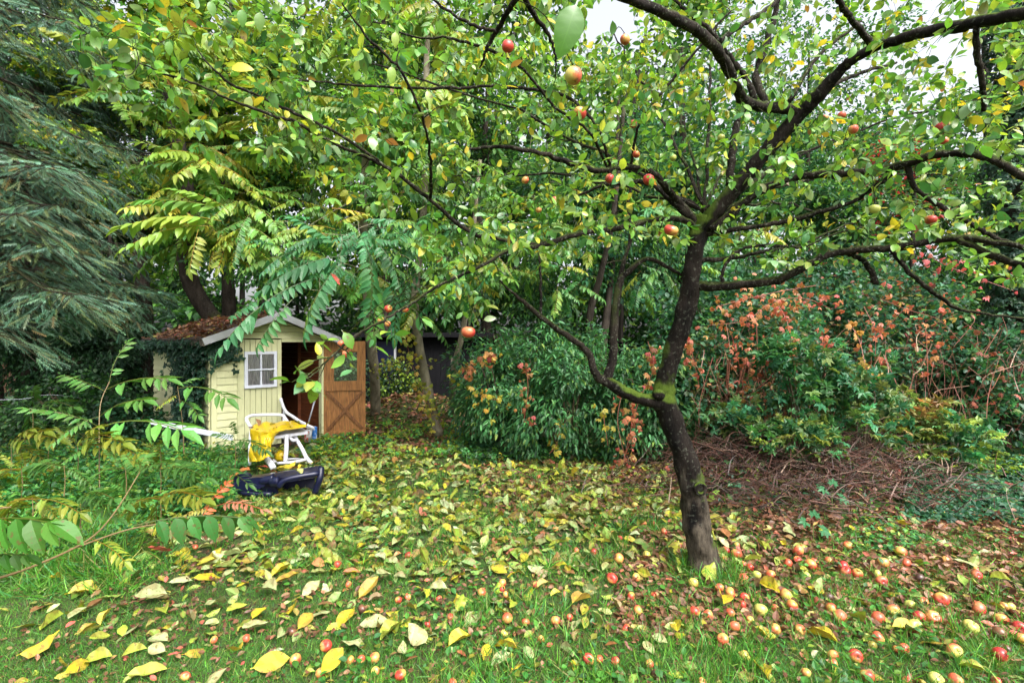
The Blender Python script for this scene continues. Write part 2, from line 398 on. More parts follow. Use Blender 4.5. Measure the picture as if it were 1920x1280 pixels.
APPLE_LEAF = [leaf_tpl(1, .58, 4, .25, .15, .46, 0, .22), leaf_tpl(1, .64, 4, .1, .35, .5, .25, .2, .02), leaf_tpl(1, .5, 4, .45, -.1, .45, -.1, .25), leaf_tpl(1, .6, 4, .15, .5, .5, -.35, .2, .03)]
LONG = [leaf_tpl(1, .34, 3, .25, .25, .4), leaf_tpl(1, .38, 3, .4, .1, .42)]
ROUND = [leaf_tpl(1, .75, 2, .2, .2, .45), leaf_tpl(1, .6, 2, .3, .1, .45)]
BIGLEAF = [leaf_tpl(1, .56, 5, .15, .1, .5, .3, .08, .02), leaf_tpl(1, .58, 5, .5, -.25, .48, .1, .06, .03), leaf_tpl(1, .5, 5, .3, .3, .5, -.5, .1, .04),
           leaf_tpl(1, .6, 5, .7, .12, .5, .35, .1, .04), leaf_tpl(1, .68, 5, -.3, -.2, .45, -.2, .08, .05)]
NEAR = leaf_tpl(1, .56, 11, .18, .3, .48, .12, .12, .012)
def simple_tpl(w=.6, z=.12):
    return Tpl().add([(0, 0, 0), (.5, w / 2, z), (1, 0, -.1), (.5, -w / 2, z)], [(0, 1, 2), (0, 2, 3)], np.array([(0, 0), (.5, 1), (1, 0), (.5, -1)], float))
SIMPLE = [simple_tpl(), simple_tpl(.45, .2)]
def star_tpl(n=5, inner=.45, spread=2.4, droop=.15, first=1.0, fold=.08):
    V = [(0.0, 0, 0)]; angs = np.linspace(-spread, spread, n)
    for i, a in enumerate(angs):
        r = first * (1 - .32 * abs(a) / spread)
        V.append((r * math.cos(a), r * math.sin(a), -droop * r + fold * (i % 2)))
        if i < n - 1:
            b = (a + angs[i + 1]) / 2; V.append((inner * math.cos(b), inner * math.sin(b), .06))
    k = len(V)
    fs = [(0, i, i + 1) for i in range(1, k - 1)]
    # base notch
    V = np.array(V); V[:, 0] += .25
    T = np.array([(0.1, 0)] + [(.9, .6 * (-1) ** i) for i in range(k - 1)])
    return Tpl().add(V, fs, T)
MAPLE = [star_tpl(7, .52, 2.5, .2), star_tpl(7, .5, 2.5, .4, 1., .12)]
IVY = [star_tpl(5, .55, 2.3, .15), star_tpl(5, .6, 2.2, .3, .95)]
def creeper_tpl(n=5, dr=.5):
    t = Tpl(); base = leaf_tpl(1, .46, 2, .25, .25, .5)
    for a in np.linspace(-1.35, 1.35, n):
        d = np.array([[math.cos(a), math.sin(a), -dr]]); R = frames(d, np.array([[.2, 0, 1.]]))[0]
        t.put(base, R, np.zeros(3), .9 - .2 * abs(a) / 1.35)
    return t
CREEPER = [creeper_tpl(5, .35), creeper_tpl(5, .9), creeper_tpl(3, .7)]
def frond_tpl(pairs=8, arch=.25, ldroop=.5, ll=.27, lw=.36, rows=3):
    t = Tpl(); base = leaf_tpl(1, lw, rows, .25, .25, .38)
    def rp(u): return np.array([u, .03 * math.sin(u * 3), -arch * u * u + .05 * u])
    us = np.linspace(0, 1, 6); R_ = [rp(u) for u in us]
    V = []; fs = []
    for i, p in enumerate(R_): V += [p + (0, .006, 0), p + (0, -.006, 0), p + (0, 0, .008)]
    for i in range(5):
        for j in range(3):
            a = i * 3 + j; b = i * 3 + (j + 1) % 3; fs.append((a, b, b + 3, a + 3))
    t.add(V, fs, None, (1.2, .55, .5))
    for i, u in enumerate(np.linspace(.22, .97, pairs)):
        s = ll * (1 - .35 * abs(u - .5) * 1.4)
        for sg in (-1, 1):
            if random.random() < .04: continue
            dd = np.array([[.38 + .5 * max(0, u - .6) + random.uniform(-.22, .22), sg * .8, -ldroop + random.uniform(-.28, .28)]])
            R = frames(dd, np.array([[.1 + random.uniform(-.35, .35), 0, 1.]]) + np.array([[0, sg * .2 + random.uniform(-.3, .3), 0]]))[0]
            k0 = len(t.V); t.put(base, R, rp(u + .01 * sg), s * random.uniform(.8, 1.12)); hv = random.uniform(.75, 1.25); t.C[k0:] = (hv * random.uniform(.85, 1.3), hv, hv)
    R = frames(np.array([[1., 0, -.4 - ldroop * .5]]), np.array([[0, 0, 1.]]))[0]
    t.put(base, R, rp(1.0), ll * .9)
    return t
FROND = [frond_tpl(10, .25, .45, .24, .40), frond_tpl(11, .4, .8, .22, .44), frond_tpl(9, .12, .25, .25, .38), frond_tpl(10, .35, .6, .23, .42), frond_tpl(8, .2, .5, .26, .42)]
FROND_S = [frond_tpl(8, .25, .5, .28, .38, 2), frond_tpl(9, .4, .3, .25, .34, 2)]
HOLED = frond_tpl(6, .2, 1.1, .34, .46, 5)
def spray_tpl(n=44):
    t = Tpl(); V = []; fs = []
    t.add([(0, .01, 0), (0, -.01, 0), (1, 0, 0)], [(0, 1, 2)], None, (.6, .45, .3))
    for i in range(n):
        u = (i + .5) / n; a = i * 2.4
        side = np.array([math.cos(a) * .0, math.sin(a), math.cos(a)]); d = unit(np.array([.75, 0, 0]) + side * .8)
        L = .21 * (1 - .3 * u); p = np.array([u, 0, 0]); w = unit(np.cross(d, [1, 0, 0])) * .020
        k = len(V); V += [p + w, p - w, p + d * L + np.array([0, 0, -.02])]; fs.append((k, k + 1, k + 2))
    t.add(V, fs); return t
SPRAY = [spray_tpl(44), spray_tpl(30)]

def scatter(g, tpls, pos, d, n, size, col):
    """drop one of the templates at each position"""
    k = rng.integers(0, len(tpls), len(pos)); R = frames(d, n)
    size = np.broadcast_to(size, (len(pos),))
    for i, t in enumerate(tpls):
        m = k == i
        if m.any(): g.inst(t, pos[m], R[m], size[m], col[m])

def rdir(m, up=0.0, spread=1.0):
    v = rng.normal(0, 1, (m, 3)) * np.array([1, 1, spread]); v[:, 2] += up; return unit(v)

# ------------------------------------------------------------------ growing twigs towards points
class Skel:
    def __init__(s): s.p = np.zeros((0, 3)); s.r = np.zeros(0)
    def add(s, pts, r):
        s.p = np.vstack([s.p, pts]); s.r = np.concatenate([s.r, np.broadcast_to(r, (len(pts),))])
def grow(g, sk, targets, r0=.005, sides=3, sag=.06, maxlen=9, wob=.12, col=(.1, .08, .06), thick=.006):
    curves = []
    T = np.array(targets); done = np.zeros(len(T), bool)
    dmin = np.array([np.min(np.linalg.norm(sk.p - t, axis=1)) for t in T])
    for i in np.argsort(dmin):
        t = T[i]; d = np.linalg.norm(sk.p - t, axis=1) + .0; j = int(np.argmin(d))
        if d[j] > maxlen or d[j] < .04: continue
        s = sk.p[j]; L = d[j]; mid = (s + t) / 2 + rng.normal(0, wob, 3) * L + np.array([0, 0, sag * L])
        q1 = s * .6 + mid * .4 + rng.normal(0, wob * .3, 3) * L
        c = cr([s, q1, mid, t], 3)
        rs = min(sk.r[j] * .8, r0 + thick * L); rad = np.linspace(rs, max(.0012, r0 * .35), len(c))
        tube(g, c, rad, sides, col, cap=False)
        sk.add(c[1:], rad[1:]); curves.append((c, L))
    return curves

def leaves_on(curves, spacing, start=.2):
    pos, dr = [], []
    for c, L in curves:
        seg = np.linalg.norm(np.diff(c, axis=0), axis=1); s = np.concatenate([[0], np.cumsum(seg)]); tot = s[-1]
        n = max(2, int(tot * (1 - start) / spacing)); k_ = max(1, n // 4)          # leaves sit in rosettes on spurs
        u = rng.uniform(start * tot, tot, k_)[rng.integers(0, k_, n)] + rng.normal(0, .010, n); u = np.clip(u, 0, tot); u[:2] = tot
        x = np.stack([np.interp(u, s, c[:, k]) for k in range(3)], 1)
        t = unit(c[-1] - c[0]); pos.append(x); dr.append(np.tile(t, (n, 1)))
    return np.vstack(pos), np.vstack(dr)

# ------------------------------------------------------------------ the ground
def axis(lo, hi, step, far, n):
    a = np.arange(lo, hi + 1e-6, step); g = np.geomspace(1, far, n)
    return np.concatenate([(lo - g + 1 - step)[::-1], a, hi + g - 1 + step])
gx = axis(-9, 9, .09, 150, 22); gy = axis(.4, 13, .09, 150, 22)
XX, YY = np.meshgrid(gx, gy, indexing='ij'); nx, ny = XX.shape
ii = (np.arange(nx - 1)[:, None] * ny + np.arange(ny - 1)[None]).ravel()
g = Geo(); g.raw(np.stack([XX.ravel(), YY.ravel(), gh(XX, YY).ravel()], 1), np.stack([ii, ii + ny, ii + ny + 1, ii + 1], 1))
ground = g.build('ground', M['ground'], smooth=True); tag(ground, 'garden floor of soil and thin turf under the leaves', kind='structure')

def on_ground(x, y): return np.stack([x, y, gh(x, y)], 1)
def px_points(n, x0, x1, y0, y1):
    """random ground points spread evenly over a stretch of the lawn as seen in the picture"""
    px = rng.uniform(x0, x1, n); py = rng.uniform(y0, y1, n); Y = CAMZ * F / (py - 640)
    return (px - 960) / F * Y, Y

# grass: tufts and single blades, thicker close by and towards the right
def blade_tpl():
    t = Tpl(); w = .022
    return t.add([(0, w, 0), (0, -w, 0), (.45, w * .8, 0), (.45, -w * .8, 0), (.8, w * .5, -.06), (.8, -w * .5, -.06), (1, 0, -.16)], [(0, 1, 3, 2), (2, 3, 5, 4), (4, 5, 6)])
def blade_tpl2():
    t = Tpl(); w = .026
    return t.add([(0, w, 0), (0, -w, 0), (.4, w * .8, -.05), (.4, -w * .8, -.05), (.7, w * .5, -.25), (.7, -w * .5, -.25), (.9, 0, -.55)], [(0, 1, 3, 2), (2, 3, 5, 4), (4, 5, 6)])
BLADE = [blade_tpl(), blade_tpl2()]
GPAL = [(.06, .20, .022, 5), (.11, .26, .03, 3), (.06, .21, .06, 2), (.22, .22, .07, 1), (.16, .12, .05, .6)]
gg = Geo()
def grass(n, x0, x1, y0, y1, size, thr=None, up=1.6, tuft=0):
    x, y = px_points(n, x0, x1, y0, y1)
    if thr is not None:
        k = smooth_noise(x, y, 2.1, 1.5) + rng.normal(0, .25, n) > thr; x, y = x[k], y[k]
    if tuft:
        j = rng.integers(0, max(1, len(x) // tuft), len(x)); x = x[j] + rng.normal(0, .018, len(x)); y = y[j] + rng.normal(0, .018, len(y))
    p = on_ground(x, y); m = len(p)
    scatter(gg, BLADE, p - np.array([0, 0, .004]), rdir(m, up, .3), rdir(m, 0), rng.uniform(.6, 1.5, m) * size, pal(m, GPAL, .3))
grass(30000, -60, 1980, 1060, 1420, .034, -.4)
grass(90000, -60, 1980, 980, 1420, .026, -1.2)
grass(16000, -60, 1400, 880, 1000, .035, -.6)
grass(22000, -60, 760, 1050, 1420, .042, -.7)
grass(17000, 600, 1980, 1070, 1420, .06, -.3)
grass(9000, 450, 1300, 960, 1080, .07, -.1)
grass(8000, 820, 1980, 1120, 1420, .085, None, 1.6, 16)
grass(5000, -80, 330, 960, 1120, .12, -.3, 1.0)
grass(6000, -80, 240, 985, 1090, .18, None, .8, 14)
grass(16000, 500, 1980, 930, 1100, .05, -.2)
grass(14000, 420, 1300, 850, 960, .07, -.1)
grass(7000, 400, 1300, 830, 1080, .11, .1, 1.6, 18)
grass(5000, 1400, 1980, 1000, 1120, .07, .1)
for (n_, sz_, s_) in ((700, .09, .07), (500, .13, .09)):
    a_ = rng.uniform(0, 6.28, n_); r0_ = .11 + abs(rng.normal(0, s_, n_)); pp_ = on_ground(1.36 + r0_ * np.cos(a_), 3.32 + r0_ * np.sin(a_))
    scatter(gg, BLADE, pp_, rdir(n_, 1.4, .3), rdir(n_, 0), rng.uniform(.6, 1.3, n_) * sz_, pal(n_, GPAL, .3))
tag(gg.build('grass', M['grass']), 'thin green lawn grass between the fallen leaves', 'grass', kind='stuff')

# low broad-leaved weeds in the lawn
gw = Geo()
x, y = px_points(6500, 420, 1980, 850, 1400); k = smooth_noise(x, y, 1.6, 4) + rng.normal(0, .3, len(x)) > .15; x, y = x[k], y[k]
p = on_ground(x, y); m = len(p); p[:, 2] += rng.uniform(.01, .06, m)
scatter(gw, ROUND, p, rdir(m, .35, .3), np.array([[0, 0, 1.]]) + rng.normal(0, .3, (m, 3)), rng.uniform(.018, .05, m), pal(m, [(.04, .16, .03, 4), (.07, .22, .03, 3), (.05, .14, .05, 2), (.2, .22, .03, 1)]))
tag(gw.build('lawn_weeds', M['leaf']), 'small round leaved weeds growing through the lawn', 'weeds', kind='stuff')

# leaf litter
LIT_Y = [(.36, .34, .022, 4), (.24, .33, .035, 6), (.27, .38, .13, 4), (.38, .46, .25, 1.5), (.11, .23, .04, 6), (.13, .07, .03, 2.5), (.26, .15, .04, 1), (.42, .12, .08, .35)]
LIT_B = [(.13, .055, .035, 5), (.19, .085, .05, 3), (.08, .038, .027, 5), (.30, .16, .09, 1.6), (.32, .32, .07, .9), (.38, .09, .06, .6)]
BIG_SPOTS = []          # big leaves become things of their own further down
def flatn(m, s=.35): return np.array([[0, 0, 1.]]) + rng.normal(0, s, (m, 3))
gl = Geo()
def litter(x, y, tpls, size, cols, lift=.03, s=.4):
    m = len(x)
    if m == 0: return
    p = on_ground(x, y); p[:, 2] += rng.uniform(.003, lift, m)
    scatter(gl, tpls, p, rdir(m, 0, .25), flatn(m, s), size * rng.uniform(.65, 1.3, m), pal(m, cols))
for (n, a, b, c, d, sz) in ((2500, 500, 1330, 838, 900, .11), (1900, 410, 1330, 900, 980, .11), (1150, 250, 1400, 980, 1080, .105), (300, -40, 1350, 1080, 1200, .075), (260, -40, 1950, 1200, 1400, .06), (190, 1400, 1950, 960, 1200, .085)):
    x, y = px_points(n, a, b, c, d)
    k = smooth_noise(x, y, 1.1, 2.2) + rng.normal(0, .35, n) > -.55
    litter(x[k], y[k], BIGLEAF, sz, LIT_Y, .03, .4)
for (n, a, b, c, d, sz) in ((5200, 1180, 1960, 880, 1080, .055), (2600, 1150, 1960, 1060, 1200, .05), (2500, 900, 1400, 850, 960, .06), (2400, 560, 960, 800, 860, .07), (1500, -40, 1960, 1180, 1400, .03), (2200, 200, 1200, 960, 1200, .035), (1100, 1400, 1980, 860, 1000, .06)):
    x, y = px_points(n, a, b, c, d)
    litter(x, y, ROUND + BIGLEAF[:2], sz, LIT_B, .03, .6)
m = 350; litter(rng.normal(3.0, .75, m), rng.normal(5.1, .45, m), ROUND + BIGLEAF[:2], .065, LIT_B, .15, .9)
m = 2600; x = rng.normal(-2.0, 1.0, m); y = rng.normal(9.8, 1.0, m)
litter(x, y, ROUND, .08, LIT_B + [(.45, .42, .08, 1)], .05, .6)
tag(gl.build('leaf_litter', M['dead']), 'yellow and brown fallen leaves covering the ground', 'leaf litter', kind='stuff')

# ------------------------------------------------------------------ plants in bulk
def leaf_cloud(g, centers, ctr, rad, n, tpls, size, cols, droop=.3, var=.2, flat=1.0):
    centers = np.asarray(centers); k = rng.integers(0, len(centers), n)
    tone = np.exp(rng.normal(0, .2, (len(centers), 1)))
    off = rng.normal(0, 1, (n, 3)); off = unit(off) * (rng.random((n, 1)) ** .45) * np.array([1, 1, flat])
    p = centers[k] + off * (rad if np.ndim(rad) == 0 else rad[k][:, None])
    d = unit(p - ctr) * .55 + rdir(n) * .7 + unit(off) * .5; d[:, 2] -= droop
    c = pal(n, cols, var) * tone[k]
    scatter(g, tpls, p, d, flatn(n, .45) + unit(off) * .25, size * rng.uniform(.7, 1.25, n), c)

def make_tree(name, label, base, height, crown, lean=(0, 0), nclump=30, nleaf=9000, tpls=SIMPLE, size=.12, cols=None, tr=.12, rc=.55,
              mat='far', bk='darkbark', droop=.3, group=None, fat=1.0, trunkpts=None, cat='tree', shell=.55, flat=.7):
    """crown: list of ellipsoids (cx, cy, cz, rx, ry, rz) in world metres"""
    base = np.array([base[0], base[1], float(gh(base[0], base[1]))])
    r = empty(name, base); tag(r, label, cat, group)
    if trunkpts is None:
        top = base + np.array([lean[0], lean[1], height])
        mid = (base + top) / 2 + np.append(rng.normal(0, height * .02, 2), 0)
        trunkpts = [base - (0, 0, .1), base + (mid - base) * .5, mid, (mid + top) / 2, top]
    c = cr(trunkpts, 8); rad = tr * np.linspace(1, .28, len(c)); rad[:3] *= (1.35, 1.18, 1.06)
    gt = Geo(); tube(gt, c, rad, 10, rough=.05); sk = Skel(); h0 = len(c) // 3
    sk.add(c[h0:], rad[h0:])
    cs = []
    vols = np.array([e[3] * e[4] * e[5] for e in crown]) ** .7; vols /= vols.sum()
    for _ in range(nclump):
        e = crown[rng.choice(len(crown), p=vols)]
        o = unit(rng.normal(0, 1, 3)) * (shell + (1 - shell) * rng.random()) if rng.random() < .8 else unit(rng.normal(0, 1, 3)) * rng.random()
        cs.append(np.array(e[:3]) + o * np.array(e[3:]))
    grow(gt, sk, cs, .012, 4, .02, wob=.07, thick=.010)
    t = gt.build('trunk', M[bk], smooth=True)
    gc = Geo(); leaf_cloud(gc, cs, np.array(crown[0][:3]), rc, nleaf, tpls, size, cols, droop, flat=flat)
    k = gc.build('crown', M[mat]); hold(r, t, k); return r

GREEN = [(.045, .14, .03, 4), (.08, .20, .035, 3), (.03, .09, .03, 3), (.15, .25, .035, 1.5)]
BLUEG = [(.03, .12, .06, 4), (.05, .16, .08, 3), (.025, .08, .045, 3), (.10, .19, .06, 1)]
DARKG = [(.015, .05, .02, 4), (.025, .07, .03, 3), (.03, .09, .03, 1)]
YELG = [(.22, .34, .03, 4), (.34, .38, .035, 2.5), (.09, .20, .035, 3), (.40, .34, .04, 1)]

# ---- the far wood that closes the garden
gf = Geo()
for (n, x0, x1, y0, y1, z0, z1, sz, cols) in (
        (24000, -26, 26, 19, 25, 0, 4.5, .38, DARKG + GREEN[:2]), (21000, -30, -4, 18, 24, 3, 16, .36, GREEN + YELG[:1] + DARKG),
        (20000, -6, 8, 18, 24, 3, 16, .36, GREEN + DARKG[:2] + YELG[:1]), (12000, 6, 26, 19, 25, 3, 11, .36, BLUEG + GREEN)):
    cs = np.stack([rng.uniform(x0, x1, 110), rng.uniform(y0, y1, 110), rng.uniform(z0, z1, 110)], 1)
    leaf_cloud(gf, cs, np.array([0, 40, 5.]), 1.5, n, SIMPLE, sz, cols, .2, flat=.8)
for i in range(34):
    x0 = rng.uniform(-24, 24); y0 = rng.uniform(17, 24); zt = 13 if x0 < 5 else 6; c = cr([(x0, y0, -.2), (x0 + rng.normal(0, .3), y0, zt * .4), (x0 + rng.normal(0, .8), y0, zt)], 4)
    tube(gf, c, np.linspace(rng.uniform(.1, .24), .05, len(c)), 6, (.03, .024, .02))
tag(gf.build('far_woodland', M['far']), 'mixed woodland closing the view far behind the garden', 'woodland', kind='stuff')

# ---- trees between the garden and the wood
BG = [
 ('beech_tree', 'dark leafy tree with slim trunk rising directly behind the shed roof', (-5.9, 10.2), 9, [(-5.6, 10.4, 3.6, 1.9, 1.5, 1.5), (-5.4, 10.4, 6.6, 2.4, 1.6, 2.2)], dict(nclump=60, nleaf=9500, size=.11, cols=DARKG + GREEN[:2], tr=.16, rc=.42)),
 ('maple_tree', 'forked maple seen through the gap right of the spruce', (-7.6, 10.2), 9, [(-7.0, 10, 6.2, 2.9, 1.8, 2.9), (-7.6, 10.4, 4.4, 2.0, 1.2, .9)], dict(nclump=80, nleaf=11000, tpls=MAPLE, size=.11, cols=GREEN[:2] + YELG, tr=.17, rc=.5)),
 ('lime_tree', 'tall yellowing tree above the middle of the garden', (-3.6, 13.5), 12, [(-3.4, 13.5, 8, 3.2, 2, 3.4), (-3.4, 13.5, 4.6, 2.6, 1.6, 1.4)], dict(nclump=80, nleaf=13000, size=.15, cols=GREEN + YELG[:1] + DARKG[:2], tr=.2, rc=.6)),
 ('hornbeam_tree', 'dense green tree behind the dark timber outbuilding', (-.6, 13.8), 10, [(-.4, 13.8, 6.6, 2.8, 1.8, 3), (-.4, 13.6, 3.4, 2.3, 1.4, 1.4)], dict(nclump=80, nleaf=13000, size=.14, cols=DARKG + GREEN, tr=.18, rc=.6)),
 ('cherry_tree', 'thin leaning tree behind the glossy hedge in the middle', (1.8, 10.4), 7, [(1.7, 10.6, 4.8, 1.9, 1.3, 1.7), (2.0, 10.4, 3.1, 1.4, 1., .7)], dict(nclump=45, nleaf=6500, size=.12, cols=BLUEG + GREEN, tr=.10, rc=.45, lean=(.5, 0), bk='darkbark')),
 ('ash_tree', 'blue green tree behind the apple trunk fork', (4.3, 12.2), 9, [(4.3, 12.2, 5.8, 2.6, 1.6, 2.2), (4.5, 12, 3.0, 2.2, 1.2, 1.2)], dict(nclump=60, nleaf=11000, size=.13, cols=BLUEG + GREEN[:2], tr=.16, rc=.55)),
 ('willow_tree', 'loose blue green tree under the bright sky gap at right', (8.2, 12.6), 5.5, [(8.0, 12.6, 5.6, 2.9, 1.8, 2.2), (8.2, 12.2, 2.8, 2.2, 1.2, 1.2)], dict(nclump=70, nleaf=11500, size=.13, cols=BLUEG + GREEN, tr=.15, rc=.5)),
 ('rowan_tree', 'slim tree with a few crimson leaves behind the right apple boughs', (9.2, 11.0), 5.2, [(8.8, 11, 5.0, 1.2, 1, 1.3)], dict(nclump=22, nleaf=700, size=.11, cols=[(.36, .02, .03, 2), (.05, .13, .05, 3), (.12, .05, .03, 1)], tr=.08, rc=.4)),
 ('birch_tree', 'sparse pale leaved tree reaching into the bright sky gap', (8.6, 14.0), 9.5, [(8.4, 14.0, 9.3, 3.6, 1.6, 2.3)], dict(nclump=60, nleaf=3800, size=.13, cols=BLUEG + GREEN, tr=.10, rc=.5)),
 ('oak_tree', 'broad tree reaching over the top right corner of the hedge', (12.2, 12.5), 9, [(11.8, 12.5, 5.2, 2.2, 2, 3.0), (11.5, 12, 2.2, 2.4, 1.5, 1.6)], dict(nclump=50, nleaf=9000, size=.14, cols=DARKG + GREEN[:2], tr=.2, rc=.6)),
 ('yew_tree', 'very dark evergreen filling the left edge under the spruce', (-9.6, 9.6), 4.5, [(-9.4, 9.4, 2.0, 1.7, 1.2, 1.9)], dict(nclump=55, nleaf=9000, size=.09, cols=DARKG, tr=.14, rc=.4, shell=.4)),
 ('holly_tree', 'very dark bushy evergreen standing left of the ivy clad shed', (-7.4, 8.9), 3.6, [(-7.6, 9.0, 1.6, .65, .6, 1.3)], dict(nclump=35, nleaf=5200, size=.08, cols=DARKG, tr=.09, rc=.3, shell=.4)),
]
BG.append(('fir_tree', 'tall black green tree closing the far left behind the spruces', (-11.6, 10.8), 9.5, [(-11.0, 10.8, 5.6, 2.6, 1.4, 3.6)], dict(nclump=80, nleaf=9000, size=.13, cols=DARKG, tr=.18, rc=.6, shell=.3)))
for nme, lab, b, h, crown, kw in BG:
    kw['nleaf'] = int(kw['nleaf'] * 1.6); make_tree(nme, lab, b, h, crown, **kw)

# ---- conifers at the left
def make_spruce(name, label, base, height, tr, zlo, n, lmax, spray_n, size, cols, az=None, dens=1.0, hang=.25):
    base = np.array([base[0], base[1], float(gh(base[0], base[1]))]); r = empty(name, base); tag(r, label, 'tree')
    c = cr([base - (0, 0, .1), base + (.05, 0, height * .5), base + (0, 0, height)], 10)
    gt = Geo(); tube(gt, c, tr * np.linspace(1, .15, len(c)), 12, rough=.05); t = gt.build('trunk', M['darkbark'], smooth=True)
    gb = Geo(); gn = Geo(); pos = []; dr = []; ln = []
    for i in range(n):
        z = zlo + (height - zlo) * ((i + rng.random()) / n) ** 1.0
        a = rng.uniform(*(az or (0, 2 * math.pi))); L = lmax * (1 - .75 * (z - zlo) / (height - zlo + 1.5)) * rng.uniform(.75, 1.1)
        o = np.array([math.cos(a), math.sin(a), 0]); s = base + (0, 0, z)
        cc = cr([s, s + o * L * .35 + (0, 0, -.02 * L), s + o * L * .7 + (0, 0, -.16 * L), s + o * L + (0, 0, -.2 * L)], 5)
        tube(gb, cc, np.linspace(.016 + .006 * L, .004, len(cc)), 5, (.03, .022, .018), cap=False)
        sd = np.cross(o, [0, 0, 1.])
        nb = int(L / .045 * dens)
        for j in range(nb):
            u = .12 + .88 * j / nb; k = u * (len(cc) - 1); q = cc[int(k)] + (cc[min(int(k) + 1, len(cc) - 1)] - cc[int(k)]) * (k - int(k))
            sg = 1 if j % 2 else -1; bl = (.30 + .55 * (1 - u)) * rng.uniform(.6, 1.15) * min(1, L / 1.6)
            e = q + (o * .55 + sd * sg * .8) * bl + np.array([0, 0, -hang * bl * rng.uniform(.4, 2.4)])
            c2 = np.linspace(q, e, 4) + np.array([[0, 0, 0], [0, 0, .02], [0, 0, .0], [0, 0, -.04]])
            tube(gb, c2, np.array([.006, .004, .003, .002]), 3, (.10, .075, .05), cap=False)
            for f in np.linspace(.1, .95, max(2, int(bl / .11 * dens))):
                p0 = q + (e - q) * f
                for s2 in (-1, 1):
                    pos.append(p0); ln.append(size * rng.uniform(.7, 1.2)); dd = unit(e - q) * .9 + np.cross(unit(e - q), [0, 0, 1.]) * s2 * rng.uniform(.3, .8) + np.array([0, 0, rng.uniform(-.5, .05)]); dr.append(dd)
            pos.append(e); ln.append(size); dr.append(unit(e - q) + (0, 0, -.1))
    pos = np.array(pos); dr = np.array(dr); m = len(pos)
    scatter(gn, SPRAY if spray_n > 40 else SPRAY[1:], pos, dr, flatn(m, .2), np.array(ln), pal(m, cols, .22))
    b = gb.build('branches', M['darkbark']); nn = gn.build('needles', M['needle']); hold(r, t, b, nn); return r
SPR = [(.13, .26, .18, 4), (.08, .17, .11, 5), (.20, .34, .24, 3), (.20, .25, .10, 2.5), (.24, .19, .09, .8)]
make_spruce('blue_spruce', 'large blue green spruce with drooping boughs filling the upper left', (-5.9, 5.3), 8.5, .17, 1.95, 58, 1.9, 44, .16, SPR, (-1.9, 1.7), .9, .35)
make_spruce('dark_spruce', 'tall dark spruce trunk and boughs behind the blue spruce', (-8.9, 9.0), 11, .20, 2.0, 80, 2.3, 30, .26, [(.025, .06, .04, 3), (.04, .08, .05, 2)], None, .75, .5)

# ---- trees with long feather leaves
def fronds_at(g, tips, dirs, per, size, cols, tpls=FROND, droop=.1, fan=None):
    pos, d, nn, cc = [], [], [], []
    for t, dv in zip(tips, dirs):
        k = per + rng.integers(-1, 2); hue = rng.random(); a0 = rng.uniform(0, 6.28)
        for i in range(k):
            a = a0 + i * 2 * math.pi / k + rng.normal(0, .3)
            v = np.array([math.cos(a), math.sin(a), rng.uniform(-.35, .25) - droop]) + .55 * dv
            pos.append(t + rng.normal(0, .03, 3)); d.append(v); nn.append(np.array([0, 0, 1.]) + rng.normal(0, .2, 3))
    m = len(pos); scatter(g, tpls, np.array(pos), np.array(d), np.array(nn), size * rng.uniform(.7, 1.15, m), pal(m, cols, .16))
def region(n, poly_x, ylo, yhi, d0, d1):
    out = []
    while len(out) < n:
        px = rng.uniform(poly_x[0], poly_x[-1]); py = rng.uniform(np.interp(px, poly_x, ylo), np.interp(px, poly_x, yhi))
        out.append(P(px, py, rng.uniform(d0, d1)))
    return out
def make_frond_tree(name, label, trunkpts, tr, regs, extra=(), bk='trunk', group=None):
    b = trunkpts[0]; r = empty(name, (b[0], b[1], float(gh(b[0], b[1])))); tag(r, label, 'tree', group)
    c = cr(trunkpts, 8); rad = tr * np.linspace(1.15, .5, len(c)); gt = Geo(); tube(gt, c, rad, 12, rough=.05); sk = Skel(); sk.add(c[len(c) // 2:], rad[len(c) // 2:])
    gc = Geo(); ge = Geo(); has = False
    for (tips, per, size, cols, glossy) in regs:
        cv = grow(gt, sk, tips, .008, 4, .10, wob=.08, thick=.005)
        fronds_at(gc, [q[0][-1] for q in cv], [unit(q[0][-1] - q[0][-3]) for q in cv], per, size, cols)
    for (a, b2, sz_, cols, ti) in extra:
        d = b2 - a; L = np.linalg.norm(d); n = np.array([[0, 0, 1.]]) + rng.normal(0, .08, (1, 3))
        ti = (ti, ti, 3, 4)[int(rng.integers(0, 4))]; gc.inst(FROND[ti], a[None], frames(d[None] + np.array([[0, 0, .12 * L]]), n), np.array([L * 1.02]), pal(1, cols, .06))
        cv = grow(gt, sk, [a], .006, 4, .08, wob=.05, thick=.004)
    t = gt.build('trunk', M[bk], smooth=True); k = gc.build('crown', M['gloss']); hold(r, t, k); return r
YF = [(.17, .29, .035, 4), (.24, .31, .04, 3), (.10, .24, .045, 4), (.34, .32, .04, .5)]
BF = [(.035, .15, .055, 5), (.05, .19, .07, 3), (.10, .25, .05, 2.5)]
GF = [(.07, .20, .035, 4), (.12, .26, .04, 3), (.05, .15, .05, 2), (.24, .30, .04, 1.5)]
S = []
